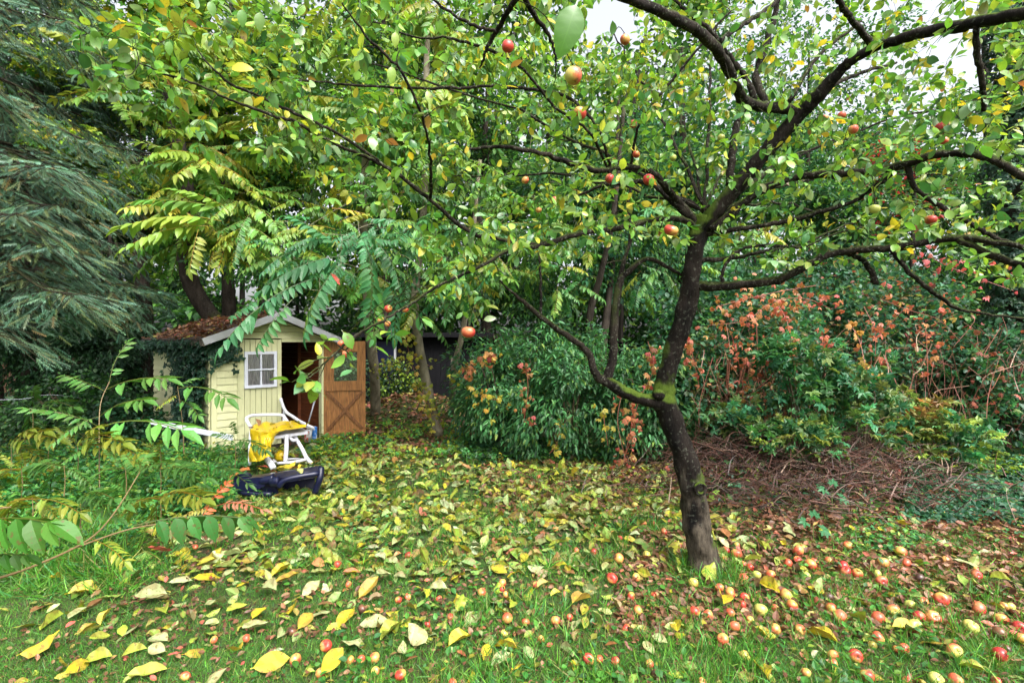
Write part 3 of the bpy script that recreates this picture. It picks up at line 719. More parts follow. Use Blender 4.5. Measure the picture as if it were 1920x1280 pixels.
# the frond tips read off the photograph: start, tip, depth
def fr(x0, y0, x1, y1, Y0, Y1, cols, ti=0): return (P(x0, y0, Y0), P(x1, y1, Y1), 1, cols, ti)
ex1 = [fr(415, 415, 240, 400, 5.2, 4.9, YF, 1), fr(400, 425, 236, 432, 5.2, 4.8, YF, 1), fr(430, 395, 340, 340, 5.3, 5.1, YF, 1), fr(440, 400, 282, 372, 5.3, 5.2, YF, 1),
       fr(372, 430, 350, 500, 5.0, 4.8, GF, 2), fr(365, 420, 268, 465, 5.2, 5.0, GF, 1), fr(450, 420, 540, 455, 5.2, 5.0, YF, 1), fr(455, 430, 430, 478, 5.1, 4.9, GF, 0),
       fr(470, 385, 545, 430, 5.4, 5.2, YF, 1), fr(470, 400, 440, 440, 5.2, 5.0, GF, 0), fr(440, 380, 400, 400, 5.3, 5.0, YF, 0), fr(500, 370, 470, 340, 5.5, 5.4, GF, 1)]
make_frond_tree('sumac_tree', 'tree with yellow green feather leaves spreading above the shed roof', [np.array([-4.3, 10.3, 0]), P(372, 560, 9.5), P(352, 380, 8.6), P(330, 250, 8.2), P(300, 60, 8.0)], .16,
    [(region(20, (290, 640), (350, 350), (455, 470), 5.3, 6.4), 6, .5, YF + GF[:1], 0), (region(34, (190, 560), (60, 60), (300, 330), 5.4, 8), 6, .62, GF + YF[:2], 0), (region(9, (300, 620), (-60, -60), (80, 80), 5, 7.5), 6, .62, YF, 0)], ex1, 'darkbark')
ex2 = [fr(560, 540, 400, 612, 4.1, 3.7, BF, 1), fr(650, 480, 484, 515, 4.4, 4.0, BF, 1), fr(640, 470, 555, 405, 4.4, 4.3, BF, 1), fr(640, 495, 548, 600, 4.2, 3.9, BF, 0), fr(640, 440, 545, 460, 4.5, 4.3, BF, 1),
       fr(550, 560, 480, 640, 4.0, 3.8, BF, 0), fr(660, 450, 745, 440, 4.5, 4.5, BF, 1), fr(690, 470, 700, 590, 4.6, 4.4, BF, 0), fr(640, 470, 620, 520, 4.4, 4.2, BF, 0), fr(700, 450, 760, 520, 4.7, 4.6, BF, 0),
       fr(600, 545, 560, 615, 4.2, 4.1, GF, 0), fr(720, 440, 790, 470, 4.8, 4.8, BF, 1), fr(600, 520, 500, 560, 4.2, 3.9, BF, 1)] + [fr(a + rng.uniform(-20, 20), b, a + c, b + d, 4.6 + rng.uniform(-.3, .3), 4.4, k, t) for a, b, c, d, k, t in ((610, 430, -80, -15, GF, 1), (680, 520, 20, 95, GF, 0), (750, 480, 60, 40, GF, 0), (640, 540, -60, 50, GF, 2), (580, 470, -90, 20, BF, 1), (730, 520, 15, 90, BF, 2), (560, 500, -70, 45, GF, 0), (500, 560, -60, 35, BF, 2), (770, 430, 70, 10, GF, 1), (650, 420, 40, -30, GF, 2))]
make_frond_tree('sumac_tree', 'slim trunked tree whose blue green feather leaves hang before the shed gable', [np.array([-2.62, 9.3, 0]), P(702, 700, 8.7), P(690, 600, 8.2), P(688, 500, 7.6), P(680, 380, 7.0), P(690, 250, 6.8)], .085,
    [(region(15, (520, 800), (410, 410), (480, 550), 4.6, 5.8), 5, .45, BF, 0), (region(20, (540, 820), (180, 180), (400, 400), 5.4, 7), 6, .6, GF, 0), (region(7, (660, 800), (500, 500), (580, 580), 5.6, 7), 5, .55, GF, 0)], ex2)
make_frond_tree('sumac_tree', 'pale curved trunk tree wrapped in yellow creeper beside the hedge', [np.array([-1.22, 8.1, 0]), P(800, 720, 8.0), P(785, 640, 7.8), P(778, 560, 7.6), P(795, 380, 7.4), P(800, 120, 7.2), P(805, -60, 7.2)], .075,
    [(region(16, (620, 960), (-60, -60), (160, 160), 5, 7.5), 6, .62, YF + GF[:1], 0), (region(14, (800, 1000), (420, 420), (570, 560), 5.8, 7.4), 5, .5, GF + BF, 0), (region(10, (820, 1100), (200, 200), (420, 420), 6, 7.5), 5, .6, GF, 0)])
make_frond_tree('sumac_tree', 'thin dark trunk tree leaning behind the hedge left of the apple trunk', [np.array([1.15, 7.9, 0]), P(1105, 600, 7.8), P(1125, 520, 7.6), P(1150, 400, 7.4), P(1170, 200, 7.3)], .06,
    [(region(16, (1000, 1480), (380, 380), (560, 540), 6.4, 8), 5, .5, GF + BF, 0), (region(8, (1000, 1400), (100, 100), (350, 350), 6.5, 8), 5, .55, YF, 0)], bk='darkbark')
make_frond_tree('sumac_tree', 'thin slanting trunk tree on the soil mound left of the hedge', [np.array([-1.1, 9.0, .3]), P(850, 700, 8.6), P(868, 620, 8.4), P(880, 520, 8.2), P(900, 300, 8.0)], .06,
    [(region(12, (820, 1000), (360, 360), (590, 590), 6.8, 8), 5, .5, GF, 0)])

# ---- ivy clad trunk at the right edge
r = empty('ivy_clad_tree', (6.9, 6.6, float(gh(6.9, 6.6)))); tag(r, 'thick trunk wrapped in dark ivy at the right edge', 'tree')
gt = Geo(); c = cr([(6.9, 6.6, -.1), (6.95, 6.6, 2.5), (6.9, 6.6, 5), (6.9, 6.7, 8)], 8); tube(gt, c, np.linspace(.2, .13, len(c)), 12, rough=.05)
gi = Geo(); m = 5200; a = rng.uniform(0, 6.28, m); z = rng.uniform(1.2, 6.8, m); rr = .22 + .16 * rng.random(m) ** 1.5 + .07 * np.sin(z * 3 + a)
p = np.stack([6.92 + rr * np.cos(a), 6.6 + rr * np.sin(a), z], 1); d = np.stack([np.cos(a) * .4, np.sin(a) * .4, -np.ones(m)], 1) + rng.normal(0, .3, (m, 3))
scatter(gi, IVY, p, d, np.stack([np.cos(a), np.sin(a), np.full(m, .5)], 1), rng.uniform(.04, .075, m), pal(m, [(.02, .06, .035, 4), (.03, .08, .045, 3), (.05, .11, .05, 1)]))
t = gt.build('trunk', M['darkbark'], smooth=True); k = gi.build('ivy', M['gloss']); hold(r, t, k)

# ---- shrubs
def make_shrub(name, label, base, dims, n, tpls, size, cols, nclump=40, rc=.22, droop=.5, mat='leaf', stems=9, group=None, zlo=.25, cat='shrub', stemcol=(.07, .05, .03), var=.2):
    bx, by = base; bz = float(gh(bx, by)); rx, ry, h = dims
    r = empty(name, (bx, by, bz)); tag(r, label, cat, group)
    cs = []
    for _ in range(nclump):
        v = unit(rng.normal(0, 1, 3)); v[2] = abs(v[2]); s = rng.uniform(.6, 1.0) if rng.random() < .85 else rng.uniform(.2, .6)
        z = zlo * h + v[2] * s * h * (1 - zlo) - (0 if rng.random() < .6 else rng.uniform(0, zlo * h * .7))
        cs.append(np.array([bx + v[0] * s * rx, by + v[1] * s * ry, bz + max(.08, z)]))
    gs = Geo(); sk = Skel()
    for i in range(stems):
        a = rng.uniform(0, 6.28); c = cr([(bx + .1 * math.cos(a), by + .1 * math.sin(a), bz - .05), (bx + .25 * rx * math.cos(a), by + .25 * ry * math.sin(a), bz + .35 * h), (bx + .5 * rx * math.cos(a), by + .5 * ry * math.sin(a), bz + .7 * h)], 4)
        tube(gs, c, np.linspace(.016, .008, len(c)), 5, stemcol); sk.add(c, .01)
    grow(gs, sk, cs, .004, 3, .12, wob=.12, thick=.004, col=stemcol)
    gc = Geo(); leaf_cloud(gc, cs, np.array([bx, by, bz + .3 * h]), rc, n, tpls, size, cols, droop, var)
    a_ = gs.build('stems', M['stem']); b_ = gc.build('foliage', M[mat]); hold(r, a_, b_); return r
HEDGE = [(.045, .15, .05, 5), (.06, .19, .065, 4), (.03, .095, .04, 3), (.16, .26, .05, 1)]
RED_ = [(.46, .13, .09, 4), (.48, .18, .10, 3), (.46, .24, .09, 2), (.38, .08, .08, 1.5), (.46, .34, .12, 1), (.24, .10, .05, 1)]
make_shrub('privet_shrub', 'glossy drooping shrub nearest the pale curved trunk', (-.05, 6.95), (.75, .6, 1.7), 6200, LONG, .085, HEDGE, 70, .2, .9, 'gloss')
make_shrub('privet_shrub', 'largest glossy shrub in the middle behind the lawn', (.75, 6.6), (1.05, .65, 1.95), 8200, LONG, .085, HEDGE, 85, .2, .9, 'gloss')
make_shrub('privet_shrub', 'glossy shrub behind the low fork of the apple tree', (1.75, 6.3), (.8, .6, 1.6), 5600, LONG, .085, HEDGE, 60, .2, .9, 'gloss')
make_shrub('privet_shrub', 'tall loose shrub rising behind the glossy hedge', (.5, 7.8), (1.6, .5, 2.4), 5200, LONG, .09, BLUEG + GREEN[:2], 60, .25, .6, 'gloss')
TH = BLUEG + [(.10, .17, .04, 1.5), (.22, .13, .06, .8)]
make_shrub('hazel_shrub', 'green shrub with reddish stems just right of the apple trunk', (2.75, 6.35), (.8, .55, 1.95), 4600, ROUND, .075, TH, 55, .2, .5, stemcol=(.16, .06, .035), stems=26)
make_shrub('hazel_shrub', 'shrub topped with orange creeper in the middle of the thicket', (3.6, 6.5), (.85, .5, 2.15), 4300, ROUND, .08, TH + [(.32, .18, .08, 1.5)], 50, .22, .4, stemcol=(.16, .07, .04), stems=30)
make_shrub('elder_shrub', 'open shrub with bare brown stems at the centre of the thicket', (4.7, 6.9), (1.1, .5, 2.3), 5200, ROUND, .085, TH, 50, .25, .4, stemcol=(.10, .05, .035), stems=34)
make_shrub('elder_shrub', 'large shrub with pink red leaves in the upper right thicket', (6.1, 7.6), (1.3, .6, 2.8), 5600, ROUND, .085, TH + [(.36, .10, .09, .5)], 70, .3, .4, stemcol=(.10, .05, .035), stems=30)
make_shrub('elder_shrub', 'dark shrub at the right edge below the ivy clad trunk', (6.3, 6.3), (1.1, .5, 1.9), 5200, ROUND, .07, DARKG + BLUEG[:2] + [(.25, .06, .05, 1)], 50, .25, .4, stemcol=(.14, .05, .04), stems=34)
make_shrub('dogwood_shrub', 'blue green shrub high behind the apple trunk fork', (3.6, 8.2), (1.8, .6, 3.1), 7500, ROUND, .095, BLUEG + GREEN[:1], 85, .3, .5)
make_shrub('dogwood_shrub', 'blue green shrub high in the right thicket before the far trees', (6.6, 9.2), (2.2, .7, 3.4), 8500, ROUND, .10, BLUEG + [(.40, .10, .07, .6)], 90, .35, .5)
make_shrub('laurel_shrub', 'dark bush beside the soil mound behind the open shed door', (-3.75, 10.9), (.5, .4, 1.5), 2400, ROUND, .08, DARKG, 40, .25, .5)
make_shrub('laurel_shrub', 'small dark bush on the mound before the dark outbuilding', (-2.55, 10.7), (.55, .35, .95), 2200, ROUND, .07, DARKG + YELG[:1], 30, .18, .4)
make_shrub('laurel_shrub', 'dark low bush under the tall spruce at far left', (-6.6, 7.4), (1.3, .7, 1.15), 6500, ROUND, .07, DARKG + GREEN[:1], 70, .22, .4)
make_shrub('laurel_shrub', 'dark bush between the spruce and the shed corner', (-5.6, 7.0), (.55, .45, .75), 2600, ROUND, .06, DARKG + BLUEG[:1], 35, .18, .4)

# young maples in the thicket
MP = [(.035, .15, .07, 4), (.06, .18, .06, 3), (.13, .19, .05, 1)]; MO = [(.12, .17, .05, 3), (.20, .18, .05, 2), (.24, .12, .05, .8)]; MY = MP + [(.22, .28, .05, 3)]
for (px, Y, h, w, n, cols, lab) in (
        (1510, 5.3, 1.45, .55, 190, MP, 'young maple with large teal leaves left of the thicket centre'), (1605, 5.2, .95, .5, 170, MP + MO[:1], 'short young maple in front of the thicket centre'),
        (1700, 5.6, .95, .55, 190, MO, 'young maple with olive and bronze leaves in the right thicket'), (1640, 6.0, 1.5, .5, 150, MP, 'tall thin maple sapling behind the red hanging vines'),
        (1400, 5.3, .6, .4, 120, MP + MO[:1], 'low maple sapling just right of the apple trunk'), (1500, 5.0, .45, .5, 150, MY, 'lowest yellow green maple sapling behind the brush pile'),
        (1790, 5.4, .8, .6, 150, MY, 'yellow green maple sapling at the right of the thicket'), (1830, 6.2, 1.5, .6, 140, MP, 'maple sapling with broad teal leaves near the right edge')):
    x = (px - 960) / F * Y
    make_shrub('maple_sapling', lab, (x, Y), (w, .3, h), n * 2, MAPLE, .085, cols, 26, .14, .1, 'leaf', 4, None, .45, 'sapling')

# ------------------------------------------------------------------ the apple tree
def line(pts):      # (px, py, depth, radius)
    return np.array([list(P(a, b, c)) + [r] for a, b, c, r in pts])
AT = empty('apple_tree', (1.345, 3.34, 0)); tag(AT, 'old leaning apple tree with dark mossy trunk and spreading boughs', 'tree')
tb = cr(line([(1332, 1112, 3.34, .165), (1326, 1080, 3.34, .122), (1316, 1035, 3.34, .098), (1306, 980, 3.34, .092), (1300, 925, 3.35, .090), (1286, 865, 3.35, .082), (1266, 805, 3.36, .076), (1246, 752, 3.38, .083),
              (1247, 715, 3.38, .070), (1262, 660, 3.35, .066), (1281, 600, 3.32, .072), (1293, 545, 3.30, .070), (1300, 490, 3.28, .062), (1308, 445, 3.27, .068), (1318, 405, 3.25, .070)]), 8)
tb[:, 3] *= np.interp(np.arange(len(tb)), [0, 50, 90, len(tb)], [1, .98, .88, .9]); gt = Geo(); tube(gt, tb[:, :3], tb[:, 3], 26, rough=.10); tk = gt.build('trunk', M['bark'], smooth=True); hold(AT, tk)
sk = Skel(); sk.add(tb[-30:, :3], .02)
gk = Geo()       # knots and a sawn stub
kp = P(1312, 915, 3.255); ring = [kp + np.array([math.cos(a) * .034, -.012, math.sin(a) * .036]) for a in np.linspace(0, 2 * math.pi, 17)]
tube(gk, ring, .013, 8, cap=False); kn = gk.build('knot', M['bark'], smooth=True); hold(AT, kn); gk = Geo()
tube(gk, [P(1236, 742, 3.36), P(1233, 738, 3.28), P(1232, 737, 3.265)], [.05, .034, .026], 12, rough=.05)
kn = gk.build('cut_stub', M['bark'], smooth=True); hold(AT, kn)
LIMBS = [
 [(1308, 455, 3.28, .05), (1322, 425, 3.24, .056), (1345, 392, 3.2, .060), (1390, 340, 3.14, .058), (1440, 280, 3.07, .055), (1490, 225, 3.0, .052), (1535, 178, 2.9, .048), (1580, 128, 2.8, .036), (1625, 97, 2.7, .030), (1668, 80, 2.6, .030), (1730, 62, 2.45, .032), (1790, 50, 2.3, .033), (1860, 36, 2.15, .032), (1950, 18, 2.0, .030), (2060, -5, 1.85, .027)],
 [(1505, 212, 3.0, .04), (1470, 203, 2.95, .040), (1430, 200, 2.88, .036), (1398, 190, 2.8, .034), (1383, 170, 2.72, .033), (1366, 130, 2.62, .033), (1345, 95, 2.5, .032), (1312, 62, 2.38, .030), (1278, 42, 2.28, .029), (1225, 16, 2.15, .026), (1150, -15, 2.0, .024), (1050, -60, 1.8, .02)],
 [(1415, 188, 2.86, .02), (1400, 150, 2.86, .019), (1380, 122, 2.86, .017), (1352, 85, 2.85, .015), (1330, 55, 2.85, .013), (1300, 32, 2.85, .011), (1270, 5, 2.85, .009), (1230, -30, 2.85, .006)],
 [(1440, 198, 2.9, .022), (1418, 152, 2.95, .024), (1428, 110, 2.98, .021), (1443, 62, 3.0, .019), (1455, 18, 3.0, .017), (1462, -40, 3.0, .012)],
 [(1348, 78, 2.6, .016), (1375, 58, 2.7, .015), (1410, 36, 2.8, .014), (1445, 12, 2.9, .013), (1480, -20, 3.0, .010)],
 [(1368, 345, 3.16, .03), (1371, 310, 3.18, .026), (1375, 270, 3.2, .027), (1380, 240, 3.22, .022), (1386, 222, 3.23, .016)],
 [(1330, 432, 3.22, .04), (1385, 388, 3.2, .030), (1425, 358, 3.15, .028), (1480, 335, 3.1, .027), (1560, 326, 3.0, .028), (1640, 320, 2.9, .027), (1700, 308, 2.8, .030), (1740, 293, 2.72, .026), (1790, 287, 2.62, .023), (1840, 292, 2.5, .023), (1880, 308, 2.4, .022), (1950, 345, 2.3, .020), (2050, 380, 2.2, .012)],
 [(1702, 312, 2.8, .018), (1716, 352, 2.78, .014), (1750, 378, 2.75, .014), (1790, 402, 2.7, .013), (1835, 428, 2.65, .013), (1885, 452, 2.6, .012), (1960, 480, 2.5, .009)],
 [(1318, 440, 3.24, .024), (1380, 430, 3.2, .018), (1450, 420, 3.15, .017), (1512, 404, 3.1, .017), (1555, 392, 3.05, .015), (1605, 375, 3.0, .013), (1645, 348, 2.9, .012), (1680, 322, 2.85, .012)],
 [(1305, 535, 3.3, .045), (1345, 537, 3.22, .036), (1400, 533, 3.15, .033), (1460, 524, 3.08, .032), (1512, 498, 3.0, .030), (1560, 476, 2.95, .027), (1605, 468, 2.9, .026), (1680, 464, 2.8, .026), (1750, 450, 2.7, .024), (1815, 447, 2.6, .022), (1870, 455, 2.5, .018), (1960, 470, 2.4, .014), (2060, 480, 2.3, .008)],
 [(1672, 466, 2.8, .016), (1698, 502, 2.78, .014), (1732, 534, 2.76, .014), (1770, 562, 2.74, .013), (1800, 580, 2.72, .011), (1860, 590, 2.7, .008), (1940, 598, 2.68, .006)],
 [(1585, 472, 2.94, .018), (1618, 488, 2.93, .017), (1634, 510, 2.92, .018), (1642, 532, 2.92, .02)],
 [(1800, 449, 2.62, .02), (1850, 474, 2.55, .019), (1930, 500, 2.45, .017), (2030, 520, 2.35, .01)],
 [(1355, 534, 3.2, .014), (1356, 505, 3.2, .012), (1385, 470, 3.22, .011), (1432, 460, 3.25, .012), (1505, 463, 3.3, .010), (1560, 440, 3.35, .007), (1640, 420, 3.4, .005)],
 [(1310, 488, 3.28, .02), (1370, 484, 3.35, .015), (1430, 472, 3.4, .013), (1490, 462, 3.5, .012), (1545, 440, 3.6, .010), (1590, 420, 3.7, .008)],
 [(1308, 420, 3.26, .04), (1275, 382, 3.2, .030), (1248, 352, 3.12, .027), (1225, 325, 3.05, .022), (1180, 313, 2.95, .019), (1120, 320, 2.85, .019), (1060, 302, 2.75, .018), (1005, 286, 2.65, .015), (938, 275, 2.55, .012), (880, 280, 2.5, .008)],
 [(1295, 410, 3.24, .03), (1262, 378, 3.2, .024), (1222, 345, 3.3, .020), (1175, 342, 3.35, .017), (1122, 350, 3.4, .012), (1060, 380, 3.5, .008)],
 [(1150, 345, 3.3, .012), (1138, 290, 3.1, .010), (1120, 240, 3.0, .010), (1070, 185, 2.9, .010), (1000, 168, 2.85, .010), (920, 162, 2.8, .009), (850, 165, 2.75, .009), (760, 165, 2.7, .008), (640, 158, 2.6, .006), (560, 150, 2.5, .004)],
 [(1150, 345, 3.3, .010), (1110, 255, 3.0, .009), (1040, 200, 2.9, .009), (980, 130, 2.75, .008), (920, 95, 2.7, .008), (840, 72, 2.65, .008), (780, 70, 2.6, .006), (700, 40, 2.5, .004)],
 [(1305, 425, 3.26, .035), (1278, 412, 3.2, .024), (1230, 410, 3.12, .021), (1160, 428, 3.0, .021), (1090, 438, 2.9, .020), (1010, 461, 2.78, .018), (960, 466, 2.68, .014), (900, 500, 2.55, .012), (850, 521, 2.45, .010), (800, 550, 2.35, .009), (760, 576, 2.25, .008), (720, 600, 2.15, .007), (680, 622, 2.05, .007), (640, 652, 1.95, .006), (602, 688, 1.85, .004), (572, 712, 1.8, .002)],
 [(1012, 460, 2.78, .013), (935, 448, 2.72, .012), (872, 430, 2.65, .012), (800, 368, 2.55, .012), (735, 320, 2.45, .011), (690, 296, 2.4, .010), (640, 275, 2.3, .009), (560, 232, 2.2, .008), (517, 218, 2.15, .007), (440, 190, 2.1, .006), (370, 160, 2.05, .005), (262, 120, 2.0, .003)],
 [(735, 320, 2.45, .008), (640, 255, 2.35, .008), (560, 215, 2.25, .008), (505, 190, 2.2, .007), (420, 148, 2.1, .006), (370, 95, 2.05, .003)],
 [(1245, 758, 3.38, .07), (1222, 752, 3.34, .056), (1188, 742, 3.30, .050), (1152, 724, 3.28, .050), (1130, 708, 3.28, .044)],
 [(1138, 712, 3.28, .040), (1150, 665, 3.3, .034), (1152, 600, 3.32, .032), (1162, 530, 3.34, .030), (1175, 512, 3.35, .024), (1212, 485, 3.38, .019), (1250, 500, 3.4, .016), (1285, 520, 3.4, .012)],
 [(1162, 530, 3.34, .024), (1170, 490, 3.36, .016), (1182, 440, 3.4, .014), (1178, 390, 3.42, .012), (1185, 330, 3.45, .008)],
 [(1132, 712, 3.28, .040), (1118, 705, 3.27, .034), (1104, 664, 3.24, .027), (1076, 638, 3.2, .025), (1036, 611, 3.12, .022), (996, 578, 3.05, .018), (960, 548, 3.0, .010), (930, 520, 2.95, .006)],
 [(1014, 596, 3.08, .012), (1013, 540, 3.1, .009), (1012, 480, 3.1, .007)],
 [(985, -30, 1.7, .012), (960, 10, 1.8, .011), (932, 58, 1.9, .010), (910, 96, 1.95, .007), (900, 130, 2.0, .003)],
 [(800, -10, 1.8, .004), (850, 28, 1.85, .006), (895, 50, 1.88, .007), (930, 60, 1.9, .008)],
 [(975, -20, 1.9, .012), (1000, 25, 2.0, .011), (1030, 70, 2.1, .008), (1042, 110, 2.15, .005)],
 [(640, 5, 1.8, .003), (690, 72, 1.9, .005), (750, 132, 2.0, .006), (790, 212, 2.1, .006), (806, 290, 2.3, .007), (808, 370, 2.55, .009)],
 [(1180, 330, 3.3, .010), (1200, 230, 3.1, .009), (1260, 150, 3.0, .009), (1310, 90, 2.95, .008), (1370, 20, 2.9, .006)],
 [(1640, 90, 2.6, .02), (1600, 40, 2.5, .016), (1575, 5, 2.4, .014), (1560, -40, 2.3, .012)],
 [(1830, 50, 2.2, .012), (1832, 100, 2.25, .014), (1842, 160, 2.3, .013), (1846, 208, 2.35, .010)],
 [(1535, 180, 2.9, .02), (1565, 158, 3.0, .016), (1620, 135, 3.1, .012), (1680, 118, 3.2, .008)],
 [(1480, 190, 2.95, .014), (1530, 110, 3.0, .012), (1590, 60, 3.05, .010), (1615, 40, 3.1, .007)],
]
tips_all = []
for L in LIMBS:
    big = L[0][3] > .03
    c = cr(line(L), 7); c[:, 3] *= .84 if L[0][3] > .03 else .95; c[:, :3] += rng.normal(0, .0025, (len(c), 3))
    gt = Geo(); tube(gt, c[:, :3], c[:, 3], 12 if big else 8, rough=.07 if big else .09)
    b = gt.build('branch', M['bark'] if L[0][3] > .045 else M['branch'], smooth=True); hold(AT, b)
    sk.add(c[3:, :3], np.minimum(c[3:, 3], .012))
# unseen limbs that carry the leaves farther back and overhead
gt = Geo()
for (x, y, Y) in ((1000, 250, 4.6), (1250, 120, 4.4), (1450, 150, 4.6), (1650, 250, 4.4), (1800, 330, 3.9), (850, 330, 4.0), (1150, 60, 3.8), (1600, 420, 4.3), (1350, 20, 3.8), (700, 120, 3.2), (1850, 180, 3.6)):
    e = P(x, y, Y); s = P(1325, 395, 3.3); m_ = (s + e) / 2 + (0, .1, .15)
    c = cr([s, m_, e], 8); c += rng.normal(0, .012, c.shape); tube(gt, c, np.linspace(.013, .005, len(c)), 6, rough=.05); sk.add(c[5:], .006)
cxs = [150, 300, 400, 550, 650, 760, 850, 930, 960, 1100, 1300, 1500, 1700, 1980]
chi = [140, 215, 290, 320, 370, 450, 590, 600, 520, 470, 455, 505, 480, 560]
clo = [60, 0, -60, -60, -60, -60, -60, -60, -60, -60, -60, -60, -60, -60]
tg = []
while len(tg) < 1650:
    px = rng.uniform(150, 1990); hi = np.interp(px, cxs, chi); lo = np.interp(px, cxs, clo); py = rng.uniform(lo, hi)
    if px < 640 and rng.random() < .58: continue
    if px < 1000 and rng.random() < .25: continue
    if 1500 < px < 1860 and py < 130 and rng.random() < .4: continue
    dmin_, dmax_ = np.interp(px, [150, 500, 900, 1300, 1990], [1.9, 2.0, 2.1, 2.5, 2.1]), np.interp(px, [150, 500, 900, 1300, 1990], [2.2, 2.9, 4.2, 4.6, 4.0])
    tg.append(P(px, py, rng.uniform(dmin_, dmax_)))
cv = grow(gt, sk, tg, .0022, 4, .05, maxlen=1.1, wob=.13, thick=.0055)
for (x0, y0, a, b2, Y) in ((602, 688, 575, 705, 1.8), (620, 670, 560, 690, 1.85), (640, 652, 600, 640, 1.9), (640, 652, 665, 690, 1.95), (610, 680, 590, 725, 1.83), (660, 640, 640, 618, 1.95), (680, 622, 700, 650, 2.05), (720, 600, 735, 630, 2.15), (760, 576, 790, 600, 2.2), (585, 700, 548, 716, 1.78), (700, 610, 690, 585, 2.1), (575, 710, 600, 735, 1.8)):
    cc = cr([P(x0, y0, Y + .02), P((x0 + a) / 2 + 4, (y0 + b2) / 2 - 6, Y), P(a, b2, Y - .03)], 3); tube(gt, cc, np.linspace(.003, .0012, len(cc)), 4); cv.append((cc, .15))
tw = gt.build('twigs', M['branch']); hold(AT, tw)
gc = Geo(); pos, dr = leaves_on(cv, .017, .2); m = len(pos)
d = dr * .35 + rdir(m) * .9; d[:, 2] -= .30
AL = [(.105, .26, .035, 5), (.18, .33, .04, 4), (.055, .17, .055, 4), (.32, .40, .05, 1.8), (.52, .42, .035, 1.0), (.19, .31, .15, 2), (.30, .12, .05, .12)]
scatter(gc, APPLE_LEAF, pos, d, flatn(m, .55), rng.uniform(.032, .072, m), pal(m, AL, .22))
print('apple leaves', m)
for (x, y, Y, L, dx, dz, c) in ((1083, 0, .62, .082, -.30, -1, (.07, .20, .02)), (742, 58, 1.5, .055, 0, -1, (.25, .36, .05)), (735, 122, 1.45, .06, 0, -1, (.22, .36, .05)), (800, 168, 1.6, .055, .35, -1, (.26, .36, .06)), (1160, 228, 1.7, .07, -1, -.6, (.15, .30, .06)),
        (318, 75, 1.6, .055, 0, -1, (.12, .27, .04)), (455, 15, 1.4, .06, 0, -1, (.10, .24, .04)), (395, 0, 1.45, .055, .2, -1, (.12, .26, .05)), (488, 20, 1.5, .07, 0, -1, (.13, .24, .05)), (905, 600, 2.3, .07, .9, .2, (.20, .28, .12)), (868, 585, 2.3, .05, -.3, -.3, (.10, .24, .05)),
        (1605, 85, 1.9, .06, -.5, -1, (.14, .32, .05)), (1530, 60, 1.9, .06, 0, -1, (.18, .34, .05)), (1780, 290, 2.4, .09, 0, -1, (.07, .17, .03)), (1825, 295, 2.4, .07, .2, -1, (.16, .24, .04)), (1870, 135, 1.9, .08, 1, -.3, (.15, .30, .04)), (1650, 495, 2.4, .06, .5, -.6, (.14, .28, .06)), (430, 130, 1.7, .09, 1, .1, (.52, .44, .03))):
    gc.inst(NEAR, P(x, y, Y)[None], frames(np.array([[dx, -.15, dz]]), np.array([[.25, -1, .3]])), np.array([L * .8]), np.array([c]))
cr_ = gc.build('crown', M['apple_leaf'], None, True); hold(AT, cr_)

# ------------------------------------------------------------------ apples
def apple_mesh(kind, v, res=20):
    r_ = random.Random(hash((kind, v)) % 1000 if False else v * 7 + len(kind)); V = []; fs = []; seg = res; rows = 13
    sq = r_.uniform(.86, .98); wob = r_.uniform(0, 6)
    for i in range(rows):
        t = i / (rows - 1) * math.pi; s = math.sin(t); z = math.cos(t) * sq
        rad = s * (1 + .10 * math.cos(t)) ; z -= .30 * math.exp(-(s / .28) ** 2) * (1 if t < 1.57 else -.55)
        for j in range(seg):
            a = 2 * math.pi * j / seg; k = 1 + .03 * math.sin(2 * a + wob) + .022 * math.sin(5 * a) * abs(math.cos(t))
            V.append((rad * k * math.cos(a) * .0325, rad * k * math.sin(a) * .0325, z * .0325))
    for i in range(rows - 1):
        for j in range(seg): fs.append((i * seg + j, (i + 1) * seg + j, (i + 1) * seg + (j + 1) % seg, i * seg + (j + 1) % seg))
    me = bpy.data.meshes.new('apple'); me.from_pydata(V, [], fs); me.materials.append(AM[kind])
    me.polygons.foreach_set('use_smooth', [True] * len(fs)); me.update(); return me
AMESH = {k: [apple_mesh(k, v) for v in range(3)] for k in AM}
gs_ = Geo(); tube(gs_, [(0, 0, .020), (.001, 0, .033), (.004, 0, .046)], [.0016, .0012, .0018], 5); stem0 = gs_.build('stem', M['twig']); stem_me = stem0.data; bpy.data.objects.remove(stem0)

